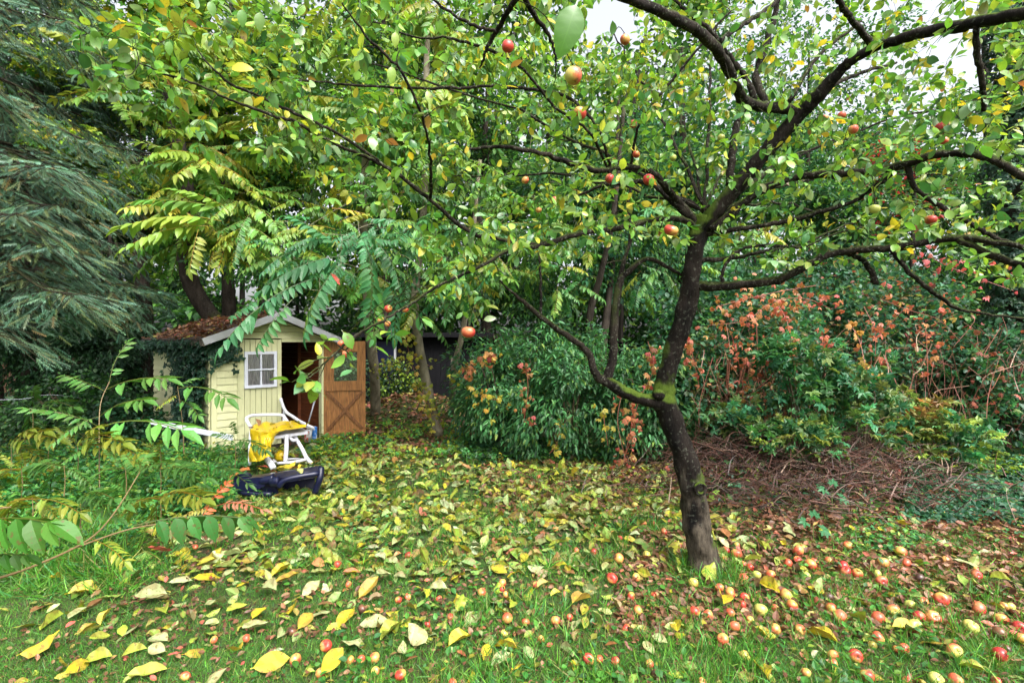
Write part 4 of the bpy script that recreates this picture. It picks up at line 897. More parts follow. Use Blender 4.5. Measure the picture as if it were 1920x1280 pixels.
def put_apple(p, d, kind, rot, stem=True):
    o = bpy.data.objects.new('apple', random.choice(AMESH[kind])); COL.objects.link(o); o.location = tuple(map(float, p)); s = d / .065
    o.scale = (s * rng.uniform(.93, 1.05), s * rng.uniform(.93, 1.05), s * rng.uniform(.9, 1.05)); o.rotation_euler = rot
    if stem:
        c = bpy.data.objects.new('stem', stem_me); COL.objects.link(c); c.parent = o
    return o
HA = [(952, 88, 24, 'red'), (1075, 143, 34, 'yellow'), (1172, 75, 20, 'orange'), (1087, 213, 26, 'red'), (1187, 233, 15, 'deep red'), (985, 338, 15, 'orange'), (1040, 375, 14, 'orange'), (1143, 335, 18, 'deep red'), (1216, 337, 22, 'deep red'),
      (1258, 432, 26, 'red'), (1193, 290, 14, 'red'), (1262, 296, 13, 'green'), (878, 623, 26, 'deep red'), (728, 579, 15, 'red'), (760, 580, 14, 'orange'), (714, 600, 12, 'orange'), (727, 607, 12, 'orange'), (640, 644, 15, 'deep red'), (649, 664, 15, 'deep red'), (633, 680, 15, 'deep red'),
      (1600, 243, 18, 'orange'), (1578, 217, 15, 'orange'), (1546, 222, 13, 'orange'), (1768, 240, 24, 'deep red'), (1770, 264, 15, 'red'), (1745, 412, 20, 'red'), (1640, 392, 18, 'green'), (1352, 258, 13, 'green'), (1010, 394, 12, 'red'), (783, 156, 10, 'yellow'), (1285, 48, 16, 'orange'), (1812, 275, 13, 'deep red'), (1540, 150, 10, 'green')]
HL = ['red apple hanging high at top centre, left of the largest leaf', 'biggest hanging apple, yellow with a red cheek, near the top centre', 'orange apple hanging by the top edge right of the largest leaf', 'red apple hanging just below the biggest yellow hanging apple',
      'small deep red apple hanging under the sharp bend of the upper bough', 'small orange apple in the leaves left of the trunk, above a twin', 'tiny orange apple in the leaves between two crossing left boughs', 'deep red apple hanging left beside a larger red one near the crotch', 'large deep red apple resting above the mossy crotch',
      'red and yellow apple hanging right beside the trunk below the crotch', 'small red apple hanging above the two deep red ones near the crotch', 'small green apple hanging above the mossy crotch', 'bright red apple hanging alone over the glossy hedge', 'red apple on the low bough end, uppermost left of its cluster', 'orange apple on the low bough end, rightmost of its cluster',
      'small russet apple in the low cluster, the leftmost', 'small russet apple in the low cluster, the lowest', 'topmost of three red apples hanging before the open shed door', 'middle one of three red apples hanging before the open shed door', 'lowest of three red apples hanging before the open shed door',
      'orange apple right of the thick mossy limb, largest of three', 'orange apple right of the thick mossy limb, middle of three', 'orange apple right of the thick mossy limb, leftmost of three', 'deep red apple high at right above the arched bough', 'small red apple tucked under the deep red one at upper right', 'yellow and red apple hanging under the right hand boughs',
      'green apple hanging between the two right hand boughs', 'green apple behind the pale dead stub', 'tiny red apple low in the leaves left of the trunk', 'tiny yellow apple at upper left centre of the crown', 'orange apple hanging from the bent bough at the top edge', 'small dark red apple in the shrivelled cluster on the arched bough', 'tiny green apple near the sawn upper limb']
gst = Geo()
for (x, y, dpx, k), lab in zip(HA, HL):
    d = min(.068, max(.045, dpx * 2.7 / F)); Y = d * F / dpx; p = P(x, y, Y)
    o = put_apple(p, d, k, (rng.normal(0, .25), rng.normal(0, .25), rng.uniform(0, 6.28))); tag(o, lab, 'apple', 'apples hanging in the tree')
    j = int(np.argmin(np.linalg.norm(sk.p - (p + np.array([0, 0, .05])), axis=1))); q = sk.p[j]
    gst = Geo(); tube(gst, cr([q, (q + p) / 2 + np.array([0, 0, .05 + .1 * np.linalg.norm(q - p)]), p + np.array([0, 0, d * .55])], 3), .0022, 4)
    ft = gst.build('fruit_twig', M['branch']); hold(AT, ft)

FA = []
def A(ox, oy, lst):
    for it in lst.split():
        cx, cy, dd, k = it.split(','); FA.append((ox + float(cx) / 2.977, oy + float(cy) / 2.977, float(dd) / 2.977, dict(R='deep red', r='red', o='orange', y='yellow', g='green', b='brown')[k]))
A(640, 850, '375,572,45,R 115,865,50,b 318,812,40,r 370,790,36,o 545,805,38,o 785,772,48,o 900,716,44,o 898,745,36,r 918,775,38,o 1085,728,34,o 925,922,60,o 1028,935,46,R 610,905,36,R 480,945,36,r 1035,275,30,y 1638,293,38,y 1550,592,56,o 1705,562,48,y 1688,385,36,r 1745,385,26,R 1800,435,40,R 1530,378,30,b 1515,440,32,r 1555,468,32,r 1195,418,32,o 1425,405,30,R 1410,548,40,R 1310,540,38,y 1512,700,60,r 1645,685,48,y 1618,795,50,r 1745,785,36,r 1655,870,56,o 1195,930,54,o 1275,902,28,R 1590,975,56,r 1380,1145,60,r 1440,1135,38,o 1530,1150,44,R 1755,1218,38,b 330,1225,62,r 185,1135,58,o 50,1140,40,r 110,1140,36,o 190,1200,36,y 620,1265,40,o 1205,630,28,y 40,720,24,y 910,995,28,y 1115,1025,38,o 1890,515,40,r 1720,1160,30,o 780,440,24,o 195,235,28,R 1100,130,26,o 705,155,24,r 822,70,24,R 1770,610,30,b')
A(0, 850, '1820,1075,66,r 1650,1145,66,o 1885,620,46,r 1090,515,24,R 870,990,26,y 1375,1020,28,o 1195,1028,24,y 1630,985,50,b 1790,1215,58,o 1870,1165,56,b 1035,1228,36,o')
A(1280, 850, '240,545,46,R 300,568,58,o 235,590,40,r 340,608,34,y 377,636,44,r 412,675,50,g 490,675,52,o 340,698,56,o 205,748,50,o 60,720,58,y 265,780,58,o 345,800,48,r 335,840,46,r 575,790,64,y 518,855,44,y 610,850,60,r 437,880,68,g 140,895,58,o 65,878,56,r 375,915,38,y 290,970,64,y 517,978,62,o 655,985,58,o 225,1040,66,o 345,1120,60,y 302,508,34,y 645,550,62,o 668,530,42,y 640,590,44,r 588,615,48,o 715,632,62,r 690,680,50,g 735,600,40,o 815,592,44,y 922,516,50,o 898,640,62,R 910,665,58,R 975,677,60,r 1085,670,48,g 1110,720,60,R 1120,615,64,o 1220,558,58,o 1470,596,46,o 1640,640,28,r 1640,678,54,R 1250,610,48,o 1285,773,50,r 1345,815,48,o 1385,790,44,o 1445,825,78,r 1270,840,56,g 830,862,62,r 880,922,72,y 1093,922,72,o 1175,872,64,y 1320,915,66,R 1398,918,74,o 1297,965,72,g 1655,873,72,R 1775,925,72,r 1830,850,48,y 1795,845,48,o 1610,970,76,g 1880,970,68,R 1890,1025,56,o 1770,1000,68,b 1090,1030,64,o 1060,1055,44,y 1235,1090,62,o 1195,1080,40,r 1517,1105,76,y 1770,1125,80,R 965,1128,70,r 840,1125,58,o 845,1165,38,y 1255,1255,44,o 1030,1240,72,r 1415,1262,76,g 1525,1262,72,y 1755,1262,50,R 1805,1085,56,b 815,805,58,b 1325,695,50,b 690,1215,40,y 110,1268,50,o 265,885,48,o')
NAMES = {'deep red': 'deep red', 'red': 'red and yellow', 'orange': 'orange', 'yellow': 'yellow', 'green': 'green', 'brown': 'rotten brown'}
def zone(x, y):
    if y < 1010 and x < 1290: return 'on the far leaf carpet'
    if x > 1345 and y < 1050: return 'in brown litter just right of the trunk' if x < 1530 else 'in brown litter before the brush pile'
    if x >= 1345 and y < 1135: return 'near the foot of the trunk' if x < 1530 else 'in the middle of the right lawn'
    if x >= 1345 and y < 1200: return 'in grass below the trunk' if x < 1560 else ('in the thick right hand windfall' if x < 1760 else 'by the right edge')
    if x >= 1345: return 'along the bottom edge, right side' if x < 1700 else 'in the bottom right corner'
    if x > 1100: return 'in grass left of the trunk foot' if y < 1160 else 'in grass below left of the trunk'
    if x > 820: return 'on the lawn at bottom centre'
    if x > 560: return 'on the lawn left of centre'
    return 'on the bare lawn at lower left'
ORD = 'first second third fourth fifth sixth seventh eighth ninth tenth eleventh twelfth thirteenth fourteenth fifteenth sixteenth'.split()
def number_labels(items, noun):
    """items: (object, adjective, px, py)"""
    bins = {}
    for it in items: bins.setdefault((it[1], zone(it[2], it[3])), []).append(it)
    for (adj, z), L in bins.items():
        L.sort(key=lambda q: q[2]); n = len(L)
        for i, it in enumerate(L):
            if n == 1: s = f'only {adj} {noun} {z}'
            elif i == 0: s = f'leftmost {adj} {noun} {z}'
            elif i == n - 1: s = f'rightmost {adj} {noun} {z}'
            else: s = f'{ORD[i] if i < len(ORD) else str(i + 1) + "th"} {adj} {noun} from left {z}'
            it[0]['label'] = s
items = []; ap_xy = []
for (x, y, dpx, k) in FA:
    X, Y, h = ground_hit(x, y, .03); d = min(.08, max(.042, dpx * Y / F * 1.0))
    o = put_apple((X, Y, h + d * rng.uniform(.40, .58)), d, k, (rng.uniform(-1.3, 1.3), rng.uniform(-1.3, 1.3), rng.uniform(0, 6.28)), dpx > 12)
    tag(o, None, 'apple', 'windfall apples lying on the ground'); items.append((o, NAMES[k], x, y)); ap_xy.append((X, Y))
number_labels(items, 'windfall apple')

# ------------------------------------------------------------------ the largest fallen leaves, each on its own
LC = {'yellow': (.44, .37, .02), 'pale cream': (.31, .37, .17), 'lime green': (.28, .36, .04), 'mustard': (.34, .25, .03), 'rusty': (.30, .13, .05), 'pink red': (.52, .10, .08), 'green': (.09, .24, .05)}
LM = {}
for k, c in LC.items():
    for v in range(5):
        q = Geo(); q.inst(BIGLEAF[v], np.zeros((1, 3)), np.eye(3)[None], np.array([1.]), np.array([c])); q.T[0][:, 2] = .3 if v < 3 else .75
        t_ = q.build('fallen_leaf', M['dead']); LM[k, v] = t_.data; bpy.data.objects.remove(t_)
LSPEC = [('215,1115,190,25,yellow 440,910,150,90,pale cream 300,940,120,70,lime green 150,960,160,35,lime green 455,780,220,20,yellow 560,1150,170,5,lime green 425,1205,120,60,yellow 880,1125,130,-5,pale cream 890,1050,160,-10,pale cream 860,820,150,20,pale cream 725,990,170,35,pale cream 735,1120,110,45,lime green 560,1055,100,45,lime green 740,590,110,75,rusty 900,580,120,20,pink red 730,855,100,0,pale cream 1145,700,150,15,yellow 740,700,140,75,green 1490,790,150,-15,pale cream 1440,920,110,80,yellow 1440,990,150,40,pale cream 1750,755,120,60,pale cream 1570,1020,90,80,pale cream 1320,1080,130,-20,yellow 1500,1200,240,15,yellow 1770,910,150,25,pale cream 1200,860,160,-15,pale cream 1100,1110,150,25,mustard 1350,740,80,60,yellow 1580,665,110,35,yellow 1590,740,150,5,mustard 500,975,150,10,lime green 1330,880,110,40,lime green 1000,725,120,10,pale cream 1640,890,110,80,yellow 1700,965,120,65,mustard 310,730,70,80,yellow 965,1145,60,20,pink red 390,985,50,70,pink red 920,890,110,-30,lime green 1180,950,80,40,pale cream 840,1230,200,12,lime green 1200,1255,150,35,pale cream 1840,1210,150,60,yellow', 0),
 ('290,630,100,-10,pale cream 240,720,190,40,pale cream 655,835,140,-60,yellow 550,765,120,-5,pale cream 640,700,120,50,yellow 870,840,110,-35,pale cream 890,880,90,-5,yellow 745,920,150,50,pale cream 200,955,170,5,pale cream 290,990,170,40,lime green 60,1080,150,55,pale cream 430,1060,150,-25,pale cream 345,1105,80,-60,pale cream 650,1075,150,25,yellow 665,1110,90,0,pink red 790,1015,90,80,pale cream 810,1110,100,75,yellow 900,1150,140,25,pale cream 930,1090,150,-10,yellow 980,1200,130,45,yellow 570,1205,100,80,yellow 720,1245,80,60,yellow 1030,1120,100,-60,pale cream 950,870,80,80,lime green 1400,770,100,-45,pale cream 1330,840,140,20,mustard 1320,970,90,30,pale cream 1265,1120,110,-50,pale cream 1405,660,100,-75,pale cream 1090,660,110,10,pale cream 965,680,90,15,yellow 1120,760,80,10,mustard 1180,735,70,-40,rusty 1770,1060,90,-30,pale cream 1720,1110,90,-60,pale cream 1870,980,110,60,yellow 30,920,140,60,yellow 580,625,60,60,yellow 60,675,90,0,yellow 270,225,100,5,lime green 1110,265,80,40,pale cream 1330,255,120,-35,lime green 1545,310,90,0,pale cream 1610,585,80,-60,pale cream 470,320,60,10,yellow 1500,1100,80,0,rusty 150,790,160,35,mustard 115,520,70,60,yellow', 640),
 ('470,760,170,-55,yellow 225,835,130,60,yellow 150,705,110,30,lime green 290,668,50,-20,yellow 440,1010,90,-35,yellow 740,770,90,-40,yellow 980,825,110,-30,lime green 970,945,110,-75,lime green 790,1030,170,-35,yellow 450,1225,140,75,yellow 1230,995,150,-5,yellow 1420,1060,140,-30,mustard 1235,400,110,-5,yellow 600,450,90,60,pale cream 590,170,90,-55,pale cream 970,200,60,-60,pale cream 1330,250,130,-30,lime green 445,530,90,75,lime green 800,455,80,-60,lime green 1110,430,50,60,yellow 700,215,70,5,yellow 475,283,60,-10,lime green 830,430,60,60,pale cream 1580,625,120,-20,pale cream 1290,1010,110,10,pale cream 1630,1220,120,-30,lime green 1800,670,60,0,rusty 400,605,100,-5,lime green 210,760,60,0,mustard 560,505,50,70,yellow 240,465,80,80,rusty 1450,500,60,15,pale cream 760,690,60,-40,rusty 1850,720,60,0,pale cream', 1280)]
items = []
for txt, ox in LSPEC:
    toks = txt.replace('pale cream', 'pale_cream').replace('lime green', 'lime_green').replace('pink red', 'pink_red').split()
    for t in toks:
        cx, cy, L, ang, k = t.split(','); k = k.replace('_', ' '); x = ox + float(cx) / 2.977; y = 850 + float(cy) / 2.977
        X, Y, h = ground_hit(x, y, .02); Lm = float(L) / 2.977 * Y / F; a = math.radians(float(ang))
        # the picture angle opened out onto the ground plane
        fore = CAMZ / math.hypot(CAMZ, Y); dx = math.cos(a); dy = math.sin(a) / max(fore, .35); nn_ = math.hypot(dx, dy); Lm *= min(1.4, (nn_ if abs(dy) > .3 else 1)) * .5 + .5
        Lm = min(Lm * .9, .16); az = math.atan2(dy, dx) + (math.pi if rng.random() < .5 else 0)
        o = bpy.data.objects.new('fallen_leaf', LM[k, int(rng.integers(0, 5))]); COL.objects.link(o)
        ex = Lm * .5; o.location = (X - math.cos(az) * ex, Y - math.sin(az) * ex, h + .030 + rng.uniform(0, .02)); o.scale = (Lm,) * 3
        o.rotation_euler = (rng.normal(0, .4), rng.normal(0, .2), az); tag(o, None, 'leaf', 'large fallen leaves on the lawn'); items.append((o, k, x, y))
number_labels(items, 'fallen leaf')

# ------------------------------------------------------------------ the shed
RZ = math.radians(48)
SH = empty('garden_shed', (-4.14, 6.645, 0), RZ); tag(SH, 'small pale yellow wooden shed with its right door standing open', 'shed')
W, D, HE, SL = 1.66, 3.1, 1.64, .40       # width, depth, eaves height, roof slope
def sb(g, name, mat, smooth=False, parent=None, loc=None): return g.build(name, M[mat], parent or SH, smooth, loc)
def lap(g, x0, x1, z0, z1, y, sgn=-1, axis='x', cutz=None, step=.098):
    """lapped horizontal boards on a wall; the lower edge of each stands proud"""
    z = z0
    while z < z1 - .01:
        t = min(z + step - .006, z1); a, b = x0, x1
        def V(u, w, zz): return (u, w, zz) if axis == 'x' else (w, u, zz)
        if cutz is not None:
            a, b = max(x0, cutz(t)[0]), min(x1, cutz(t)[1]); a2, b2 = max(x0, cutz(z)[0]), min(x1, cutz(z)[1])
            if b - a < .02: a = b = (a + b) / 2
        else: a2, b2 = a, b
        j = rng.uniform(-.001, .001); o1 = y + sgn * (.022 + j); o2 = y + sgn * (.010 + j)
        v = [V(a2, y, z), V(b2, y, z), V(b2, o1, z), V(a2, o1, z), V(a, y, t), V(b, y, t), V(b, o2, t), V(a, o2, t)]
        g.raw(v, [(0, 1, 2, 3), (4, 7, 6, 5), (3, 2, 6, 7), (0, 3, 7, 4), (1, 5, 6, 2), (0, 4, 5, 1)])
        z += step
apex = HE + SL * W / 2
gw_ = Geo(); lap(gw_, .07, .325, .02, HE - .02, 0)
cut = lambda z: ((z - HE) / SL + .01 if z > HE else 0, W - (z - HE) / SL - .01 if z > HE else W)
lap(gw_, 0, W, HE + .005, apex - .02, 0, cutz=cut); box(gw_, 0, .065, -.032, .03, 0, HE - .003); box(gw_, .328, .345, -.030, .03, 0, HE - .003)
box(gw_, 1.562, 1.60, -.030, .05, 0, HE - .003); lap(gw_, 1.602, W, .02, HE - .02, 0)
box(gw_, .07, .325, .001, .02, 0, HE); sb(gw_, 'front_wall', 'yellow_paint')
gw_ = Geo(); lap(gw_, .04, 1.72, .02, HE, 0, -1, 'y'); lap(gw_, 1.79, D, .02, HE, 0, -1, 'y'); box(gw_, -.032, -.002, 1.725, 1.785, 0, HE - .004); box(gw_, -.001, .018, .032, D, 0, HE)
sb(gw_, 'side_wall', 'yellow_paint')
gw_ = Geo(); lap(gw_, .04, D, .02, HE, W, 1, 'y'); box(gw_, W - .018, W - .001, .032, D, 0, HE); sb(gw_, 'side_wall', 'yellow_paint')
gw_ = Geo(); lap(gw_, 0, W, .02, HE, D, 1); lap(gw_, 0, W, HE + .005, apex - .02, D, 1, cutz=cut); box(gw_, 0.02, W - .02, D - .018, D - .001, 0, HE); sb(gw_, 'back_wall', 'yellow_paint')
gi = Geo(); lap(gi, .05, W - .05, .05, HE + .1, D - .022, -1); lap(gi, .06, D - .05, .05, HE, .022, 1, 'y'); lap(gi, .06, D - .05, .05, HE, W - .022, -1, 'y')
for xx in (.5, 1.05): box(gi, xx, xx + .05, D - .10, D - .046, .05, HE + .1)
for yy in (.8, 1.7, 2.5): box(gi, W - .10, W - .046, yy, yy + .05, .05, HE)
sb(gi, 'lining', 'inner_wood')
gi = Geo(); box(gi, .03, W - .03, .035, D - .03, .0, .045); sb(gi, 'floor', 'old_wood')
for s in (0, 1):
    gr = Geo(); a = -.16 if s == 0 else W + .16; z0 = HE - SL * .16 + .035
    y0, y1 = -.24, D + .15; t = .03
    x_, zz = (a, W / 2), (z0, apex + .035)
    v = [(x_[0], y0, zz[0]), (x_[1], y0, zz[1]), (x_[1], y1, zz[1]), (x_[0], y1, zz[0])]; v += [(p[0], p[1], p[2] + t) for p in v]
    gr.raw(v, [(0, 1, 2, 3), (4, 7, 6, 5), (0, 4, 5, 1), (1, 5, 6, 2), (2, 6, 7, 3), (3, 7, 4, 0)])
    sb(gr, 'roof', 'felt')
    gr = Geo(); obox(gr, (a, y0 - .014, z0 - .018), (W / 2 + (.001 if s else -.001), y0 - .014, apex + .017), .024, .095); sb(gr, 'bargeboard', 'fascia')
gr = Geo(); box(gr, -.165, -.135, y0, y1, HE - .10, HE - .035); sb(gr, 'eaves_board', 'old_wood')
# closed door leaf with the window
DL = Geo(); x = .350
while x < .940:
    w = min(.072, .945 - x); box(DL, x, x + w - .004, -.020 + rng.uniform(-.001, .001), .004, .06, HE - .012); x += .076
box(DL, .349, .943, .005, .016, .06, HE - .012); dl = sb(DL, 'door', 'yellow_paint'); dl['label'] = 'closed yellow door leaf with white window'
hg = Geo(); box(hg, .915, .932, -.032, -.021, .93, .965); tube(hg, [(.923, -.03, .95), (.923, -.055, .95), (.90, -.058, .95)], .004, 6); sb(hg, 'handle', 'old_wood', parent=dl)
x0, x1, z0, z1 = .415, .862, .925, 1.455
wf = Geo(); b = .042
for (a, c, e, f) in ((x0, x1, z1 - b, z1), (x0, x1, z0, z0 + b), (x0, x0 + b, z0 + b, z1 - b), (x1 - b, x1, z0 + b, z1 - b)): box(wf, a, c, -.056, -.022, e, f)
xm, zm = (x0 + x1) / 2, (z0 + z1) / 2
box(wf, xm - .011, xm + .011, -.054, -.036, z0 + b, z1 - b); box(wf, x0 + b - .02, x1 - b + .02, -.063, -.0545, zm - .010, zm + .010)
win = sb(wf, 'window', 'white_paint')
pg = Geo(); box(pg, x0 + b, x1 - b, -.0350, -.0335, z0 + b, z1 - b); sb(pg, 'pane', 'glass', parent=win)
cg = Geo(); n = 60; xs = np.linspace(x0 + b, x1 - b, n); ys = -.0285 + .0035 * np.sin(np.linspace(0, 70, n)) * (.6 + .4 * np.sin(np.linspace(0, 9, n)))
V = [(a, c, z) for z in (z0 + b, z1 - b) for a, c in zip(xs, ys)]; cg.raw(V, [(i, i + 1, n + i + 1, n + i) for i in range(n - 1)]); sb(cg, 'curtain', 'curtain', parent=win)
# open door leaf, hinged on the right jamb
DO = empty('door', (1.603, -.035, 0), math.radians(17) - RZ); DO.parent = SH; DO['label'] = 'varnished brown inner side of the open door leaf'
LW, DT, ZB = .645, 1.60, -.02
og = Geo(); q = .0
def dbx(g, x0, x1, z0, z1, y=-.0, t=.02): box(g, x0, x1, y - t, y, z0, z1)
xs = np.linspace(.015, LW - .015, 9)
for a, c in zip(xs[:-1], xs[1:]): dbx(og, a, c - .003, ZB + .02, .80, .018, .016)
for a, c in zip(xs[:-1], xs[1:]): dbx(og, a, c - .003, 1.42, DT, .018, .016)
dbx(og, .015, .155, .803, 1.417, .018, .016); dbx(og, LW - .135, LW - .015, .803, 1.417, .018, .016)
o1 = og.build('panel', M['door_wood'], DO)
bg_ = Geo()
dbx(bg_, 0, LW, ZB, .15, .0, .024); dbx(bg_, 0, LW, .80, .955, .0, .024); dbx(bg_, 0, LW, 1.44, DT + .005, .0, .024)
dbx(bg_, 0, .145, .957, 1.438, -.001, .02); dbx(bg_, LW - .13, LW, .957, 1.438, -.001, .02)
dbx(bg_, 0, .03, .152, .798, -.001, .022); dbx(bg_, LW - .03, LW, .152, .798, -.001, .022)
bg_.build('rail', M['door_wood'], DO)
for s in (0, 1):
    xg = Geo(); a, c = ((.05, -.012 - s * .004, .17), (LW - .05, -.012 - s * .004, .78)) if s else ((.05, -.012, .78), (LW - .05, -.012, .17))
    obox(xg, a, c, .026, .042, (0, 0, 1)); xg.build('brace', M['shadow_toned_brace'], DO)
pg = Geo(); box(pg, .146, LW - .131, .004, .007, .957, 1.418); pg.build('pane', M['glass'], DO)
jb = Geo(); box(jb, 1.560, 1.602, -.052, -.0305, 0, HE - .02); sb(jb, 'jamb', 'yellow_paint')
hd = Geo(); box(hd, .943, 1.56, -.028, .02, HE - .05, HE + .002); sb(hd, 'lintel', 'yellow_paint')

def to_world(p):
    p = np.atleast_2d(p); c, s = math.cos(RZ), math.sin(RZ)
    return np.stack([-4.14 + p[:, 0] * c - p[:, 1] * s, 6.645 + p[:, 0] * s + p[:, 1] * c, p[:, 2]], 1)
# leaves lying on the roof
g = Geo(); m = 1900; x = rng.uniform(-.15, W / 2, m); y = rng.uniform(-.22, D + .1, m); z = HE + SL * x + .07
p = to_world(np.stack([x, y, z], 1)); scatter(g, ROUND + BIGLEAF[:1], p, rdir(m, 0, .3), flatn(m, .35), rng.uniform(.03, .085, m), pal(m, [(.17, .07, .045, 4), (.09, .04, .03, 4), (.28, .15, .08, 1.6), (.42, .08, .05, .5), (.30, .28, .05, 1)]))
tag(g.build('roof_leaf_litter', M['dead']), 'reddish brown fallen leaves lying on the shed roof', 'leaf litter', kind='stuff')

# ivy on the shed
def ivy_on_wall(name, label, samples, n, stempts):
    b = to_world(np.array([stempts[0]]))[0]; r = empty(name, (b[0], b[1], 0)); tag(r, label, 'ivy')
    P_ = []
    while len(P_) < n:
        s = samples[rng.integers(0, len(samples))]; v = rng.normal(0, .5, 2)
        P_.append((-.05 - abs(rng.normal(0, .08)) - .05 * rng.random(), s[0] + v[0] * s[2], s[1] + v[1] * s[3]))
    P_ = np.array(P_); P_ = P_[(P_[:, 2] > .05) & (P_[:, 2] < HE - .0) & (P_[:, 1] > -.06)]; m = len(P_); w = to_world(P_)
    outv = np.array([-math.cos(RZ), -math.sin(RZ), 0]); g = Geo()
    d = rng.normal(0, .45, (m, 3)) + np.array([0, 0, -1.]) + outv * .25
    scatter(g, IVY, w, d, outv + rng.normal(0, .3, (m, 3)) + np.array([0, 0, .35]), rng.uniform(.04, .075, m), pal(m, [(.018, .055, .035, 4), (.028, .075, .05, 3), (.05, .12, .06, .7)], .2))
    gs = Geo()
    for k in range(5):
        c = cr(to_world(np.array(stempts) + np.array([[-.0, rng.normal(0, .05), 0] for _ in stempts])), 5); tube(gs, c, np.linspace(.012, .004, len(c)), 5, (.05, .035, .025))
    a_ = gs.build('stem', M['stem']); b_ = g.build('foliage', M['gloss']); hold(r, a_, b_)
ivy_on_wall('ivy_plant', 'thick dark ivy curtain on the shed side wall nearest the front corner', [(.7, 1.5, .9, .16), (.5, 1.3, .6, .3), (.5, 1.05, .5, .3), (.52, .8, .45, .3), (.55, .5, .45, .25), (.6, .28, .5, .2), (2.2, 1.56, 1.0, .08)], 5600, [(-.03, .6, 0), (-.03, .58, .5), (-.03, .55, 1.0), (-.03, .5, 1.45)])
ivy_on_wall('ivy_plant', 'dark ivy mound hanging behind the far end of the shed side wall', [(4.5, 1.35, .6, .4), (4.5, 1.0, .6, .4), (4.5, .6, .6, .4), (4.5, .25, .6, .25)], 3600, [(-.03, 4.4, 0), (-.03, 4.4, .5), (-.03, 4.45, 1.0), (-.03, 4.5, 1.4)])
g = Geo(); m = 210; w = np.stack([rng.normal(.08, .10, m), np.full(m, -.06) - rng.random(m) * .05, 1.52 + rng.normal(0, .10, m)], 1); w = to_world(w[w[:, 2] < HE + .03])
fv = np.array([math.sin(RZ), -math.cos(RZ), 0]); m = len(w); scatter(g, IVY, w, rng.normal(0, .4, (m, 3)) + np.array([0, 0, -1.]), fv + rng.normal(0, .3, (m, 3)), rng.uniform(.045, .08, m), pal(m, [(.018, .055, .035, 4), (.03, .08, .05, 3)]))
tag(g.build('ivy_plant', M['gloss']), 'sprig of ivy reaching round onto the shed front under the eave', 'ivy')

# ------------------------------------------------------------------ things before the shed
def world_thing(name, label, cat, base, parts, group=None):
    r = empty(name, base); tag(r, label, cat, group)
    for (n, g, m, sm) in parts: hold(r, g.build(n, M[m], None, sm))
    return r
def tb_(pts, r, sides=8, sm=5, sq=None):
    g = Geo(); tube(g, cr([P(*q) for q in pts], sm), r, sides); return g
def slab(pts, th, g=None, n=(0, 0, 1)):
    g = g or Geo(); V = np.array([P(*q) for q in pts]); k = len(V); n = np.array(n) * th
    g.raw(np.vstack([V, V - n]), [tuple(range(k)), tuple(range(2 * k - 1, k - 1, -1))] + [(i, i + k, (i + 1) % k + k, (i + 1) % k) for i in range(k)]); return g
Yc = 6.0
seat = slab([(473, 809, 5.9), (515, 817, 5.7), (577, 808, 5.95), (560, 798, 6.35), (500, 801, 6.4)], .035)
arm = tb_([(474, 808, 6.0), (468, 797, 6.05), (462, 786, 6.1), (468, 780, 6.2), (482, 778, 6.3), (509, 777, 6.4), (528, 778, 6.45), (534, 783, 6.45), (544, 799, 6.4)], .020)
parts = [('seat', seat, 'white_plastic', False), ('arm_loop', arm, 'white_plastic', True),
 ('leg', tb_([(471, 806, 5.95), (469, 830, 5.9), (468, 872, 5.85)], .020), 'white_plastic', True), ('leg', tb_([(537, 814, 5.8), (537, 840, 5.8), (535, 866, 5.8)], [.026] * 11), 'white_plastic', True),
 ('leg', tb_([(549, 813, 5.95), (558, 827, 5.9), (567, 842, 5.85), (575, 858, 5.8), (584, 868, 5.75)], .022), 'white_plastic', True), ('leg', tb_([(500, 860, 5.75), (507, 868, 5.65), (513, 878, 5.6)], .035), 'white_plastic', True),
 ('crossbar', tb_([(520, 868, 5.75), (550, 866, 5.75), (578, 860, 5.8)], .016), 'white_plastic', True), ('crossbar', tb_([(534, 861, 5.95), (556, 860, 6.0), (578, 862, 5.8)], .014), 'white_plastic', True),
 ('crossbar', tb_([(541, 816, 5.85), (549, 825, 5.85), (558, 823, 5.9)], .018), 'white_plastic', True)]
world_thing('garden_chair', 'broken white plastic garden chair under a yellow tarpaulin', 'chair', (P(525, 870, 5.8)[0], 5.8, 0), parts)
# the tarpaulin: a folded sheet over the seat with a hanging flap
g = Geo(); nu, nv = 46, 30; Vt = []
Aup = [P(478, 802, 6.15), P(505, 800, 6.3), P(545, 795, 6.35), P(577, 803, 6.0)]
Amid = [P(473, 812, 5.82), P(500, 816, 5.64), P(520, 813, 5.68), P(574, 806, 5.88)]
Alow = [P(470, 868, 5.80), P(492, 866, 5.6), P(511, 858, 5.6), P(513, 815, 5.66)]
def row(A_, u): 
    k = u * 3; i = min(int(k), 2); return A_[i] + (A_[i + 1] - A_[i]) * (k - i)
for i in range(nu):
    u = i / (nu - 1)
    for j in range(nv):
        v = j / (nv - 1)
        if v < .45: p = row(Aup, u) + (row(Amid, u) - row(Aup, u)) * (v / .45)
        else:
            uu = u; p = row(Amid, u * .72) + (row(Alow, min(1, u)) - row(Amid, u * .72)) * ((v - .45) / .55)
            if v < .5: p = p * .6 + row(Amid, u) * .4
        nz = .026 * abs(math.sin(u * 7 + v * 4)) + .022 * abs(math.sin(u * 13 - v * 7 + 1)) ** .6 + .014 * math.sin(u * 5 + v * 17) + rng.normal(0, .0008)
        Vt.append(p + np.array([0, -nz * (.4 + v), abs(nz) * (1.0 - .6 * v) + .012]))
g.raw(Vt, [(i * nv + j, (i + 1) * nv + j, (i + 1) * nv + j + 1, i * nv + j + 1) for i in range(nu - 1) for j in range(nv - 1)])
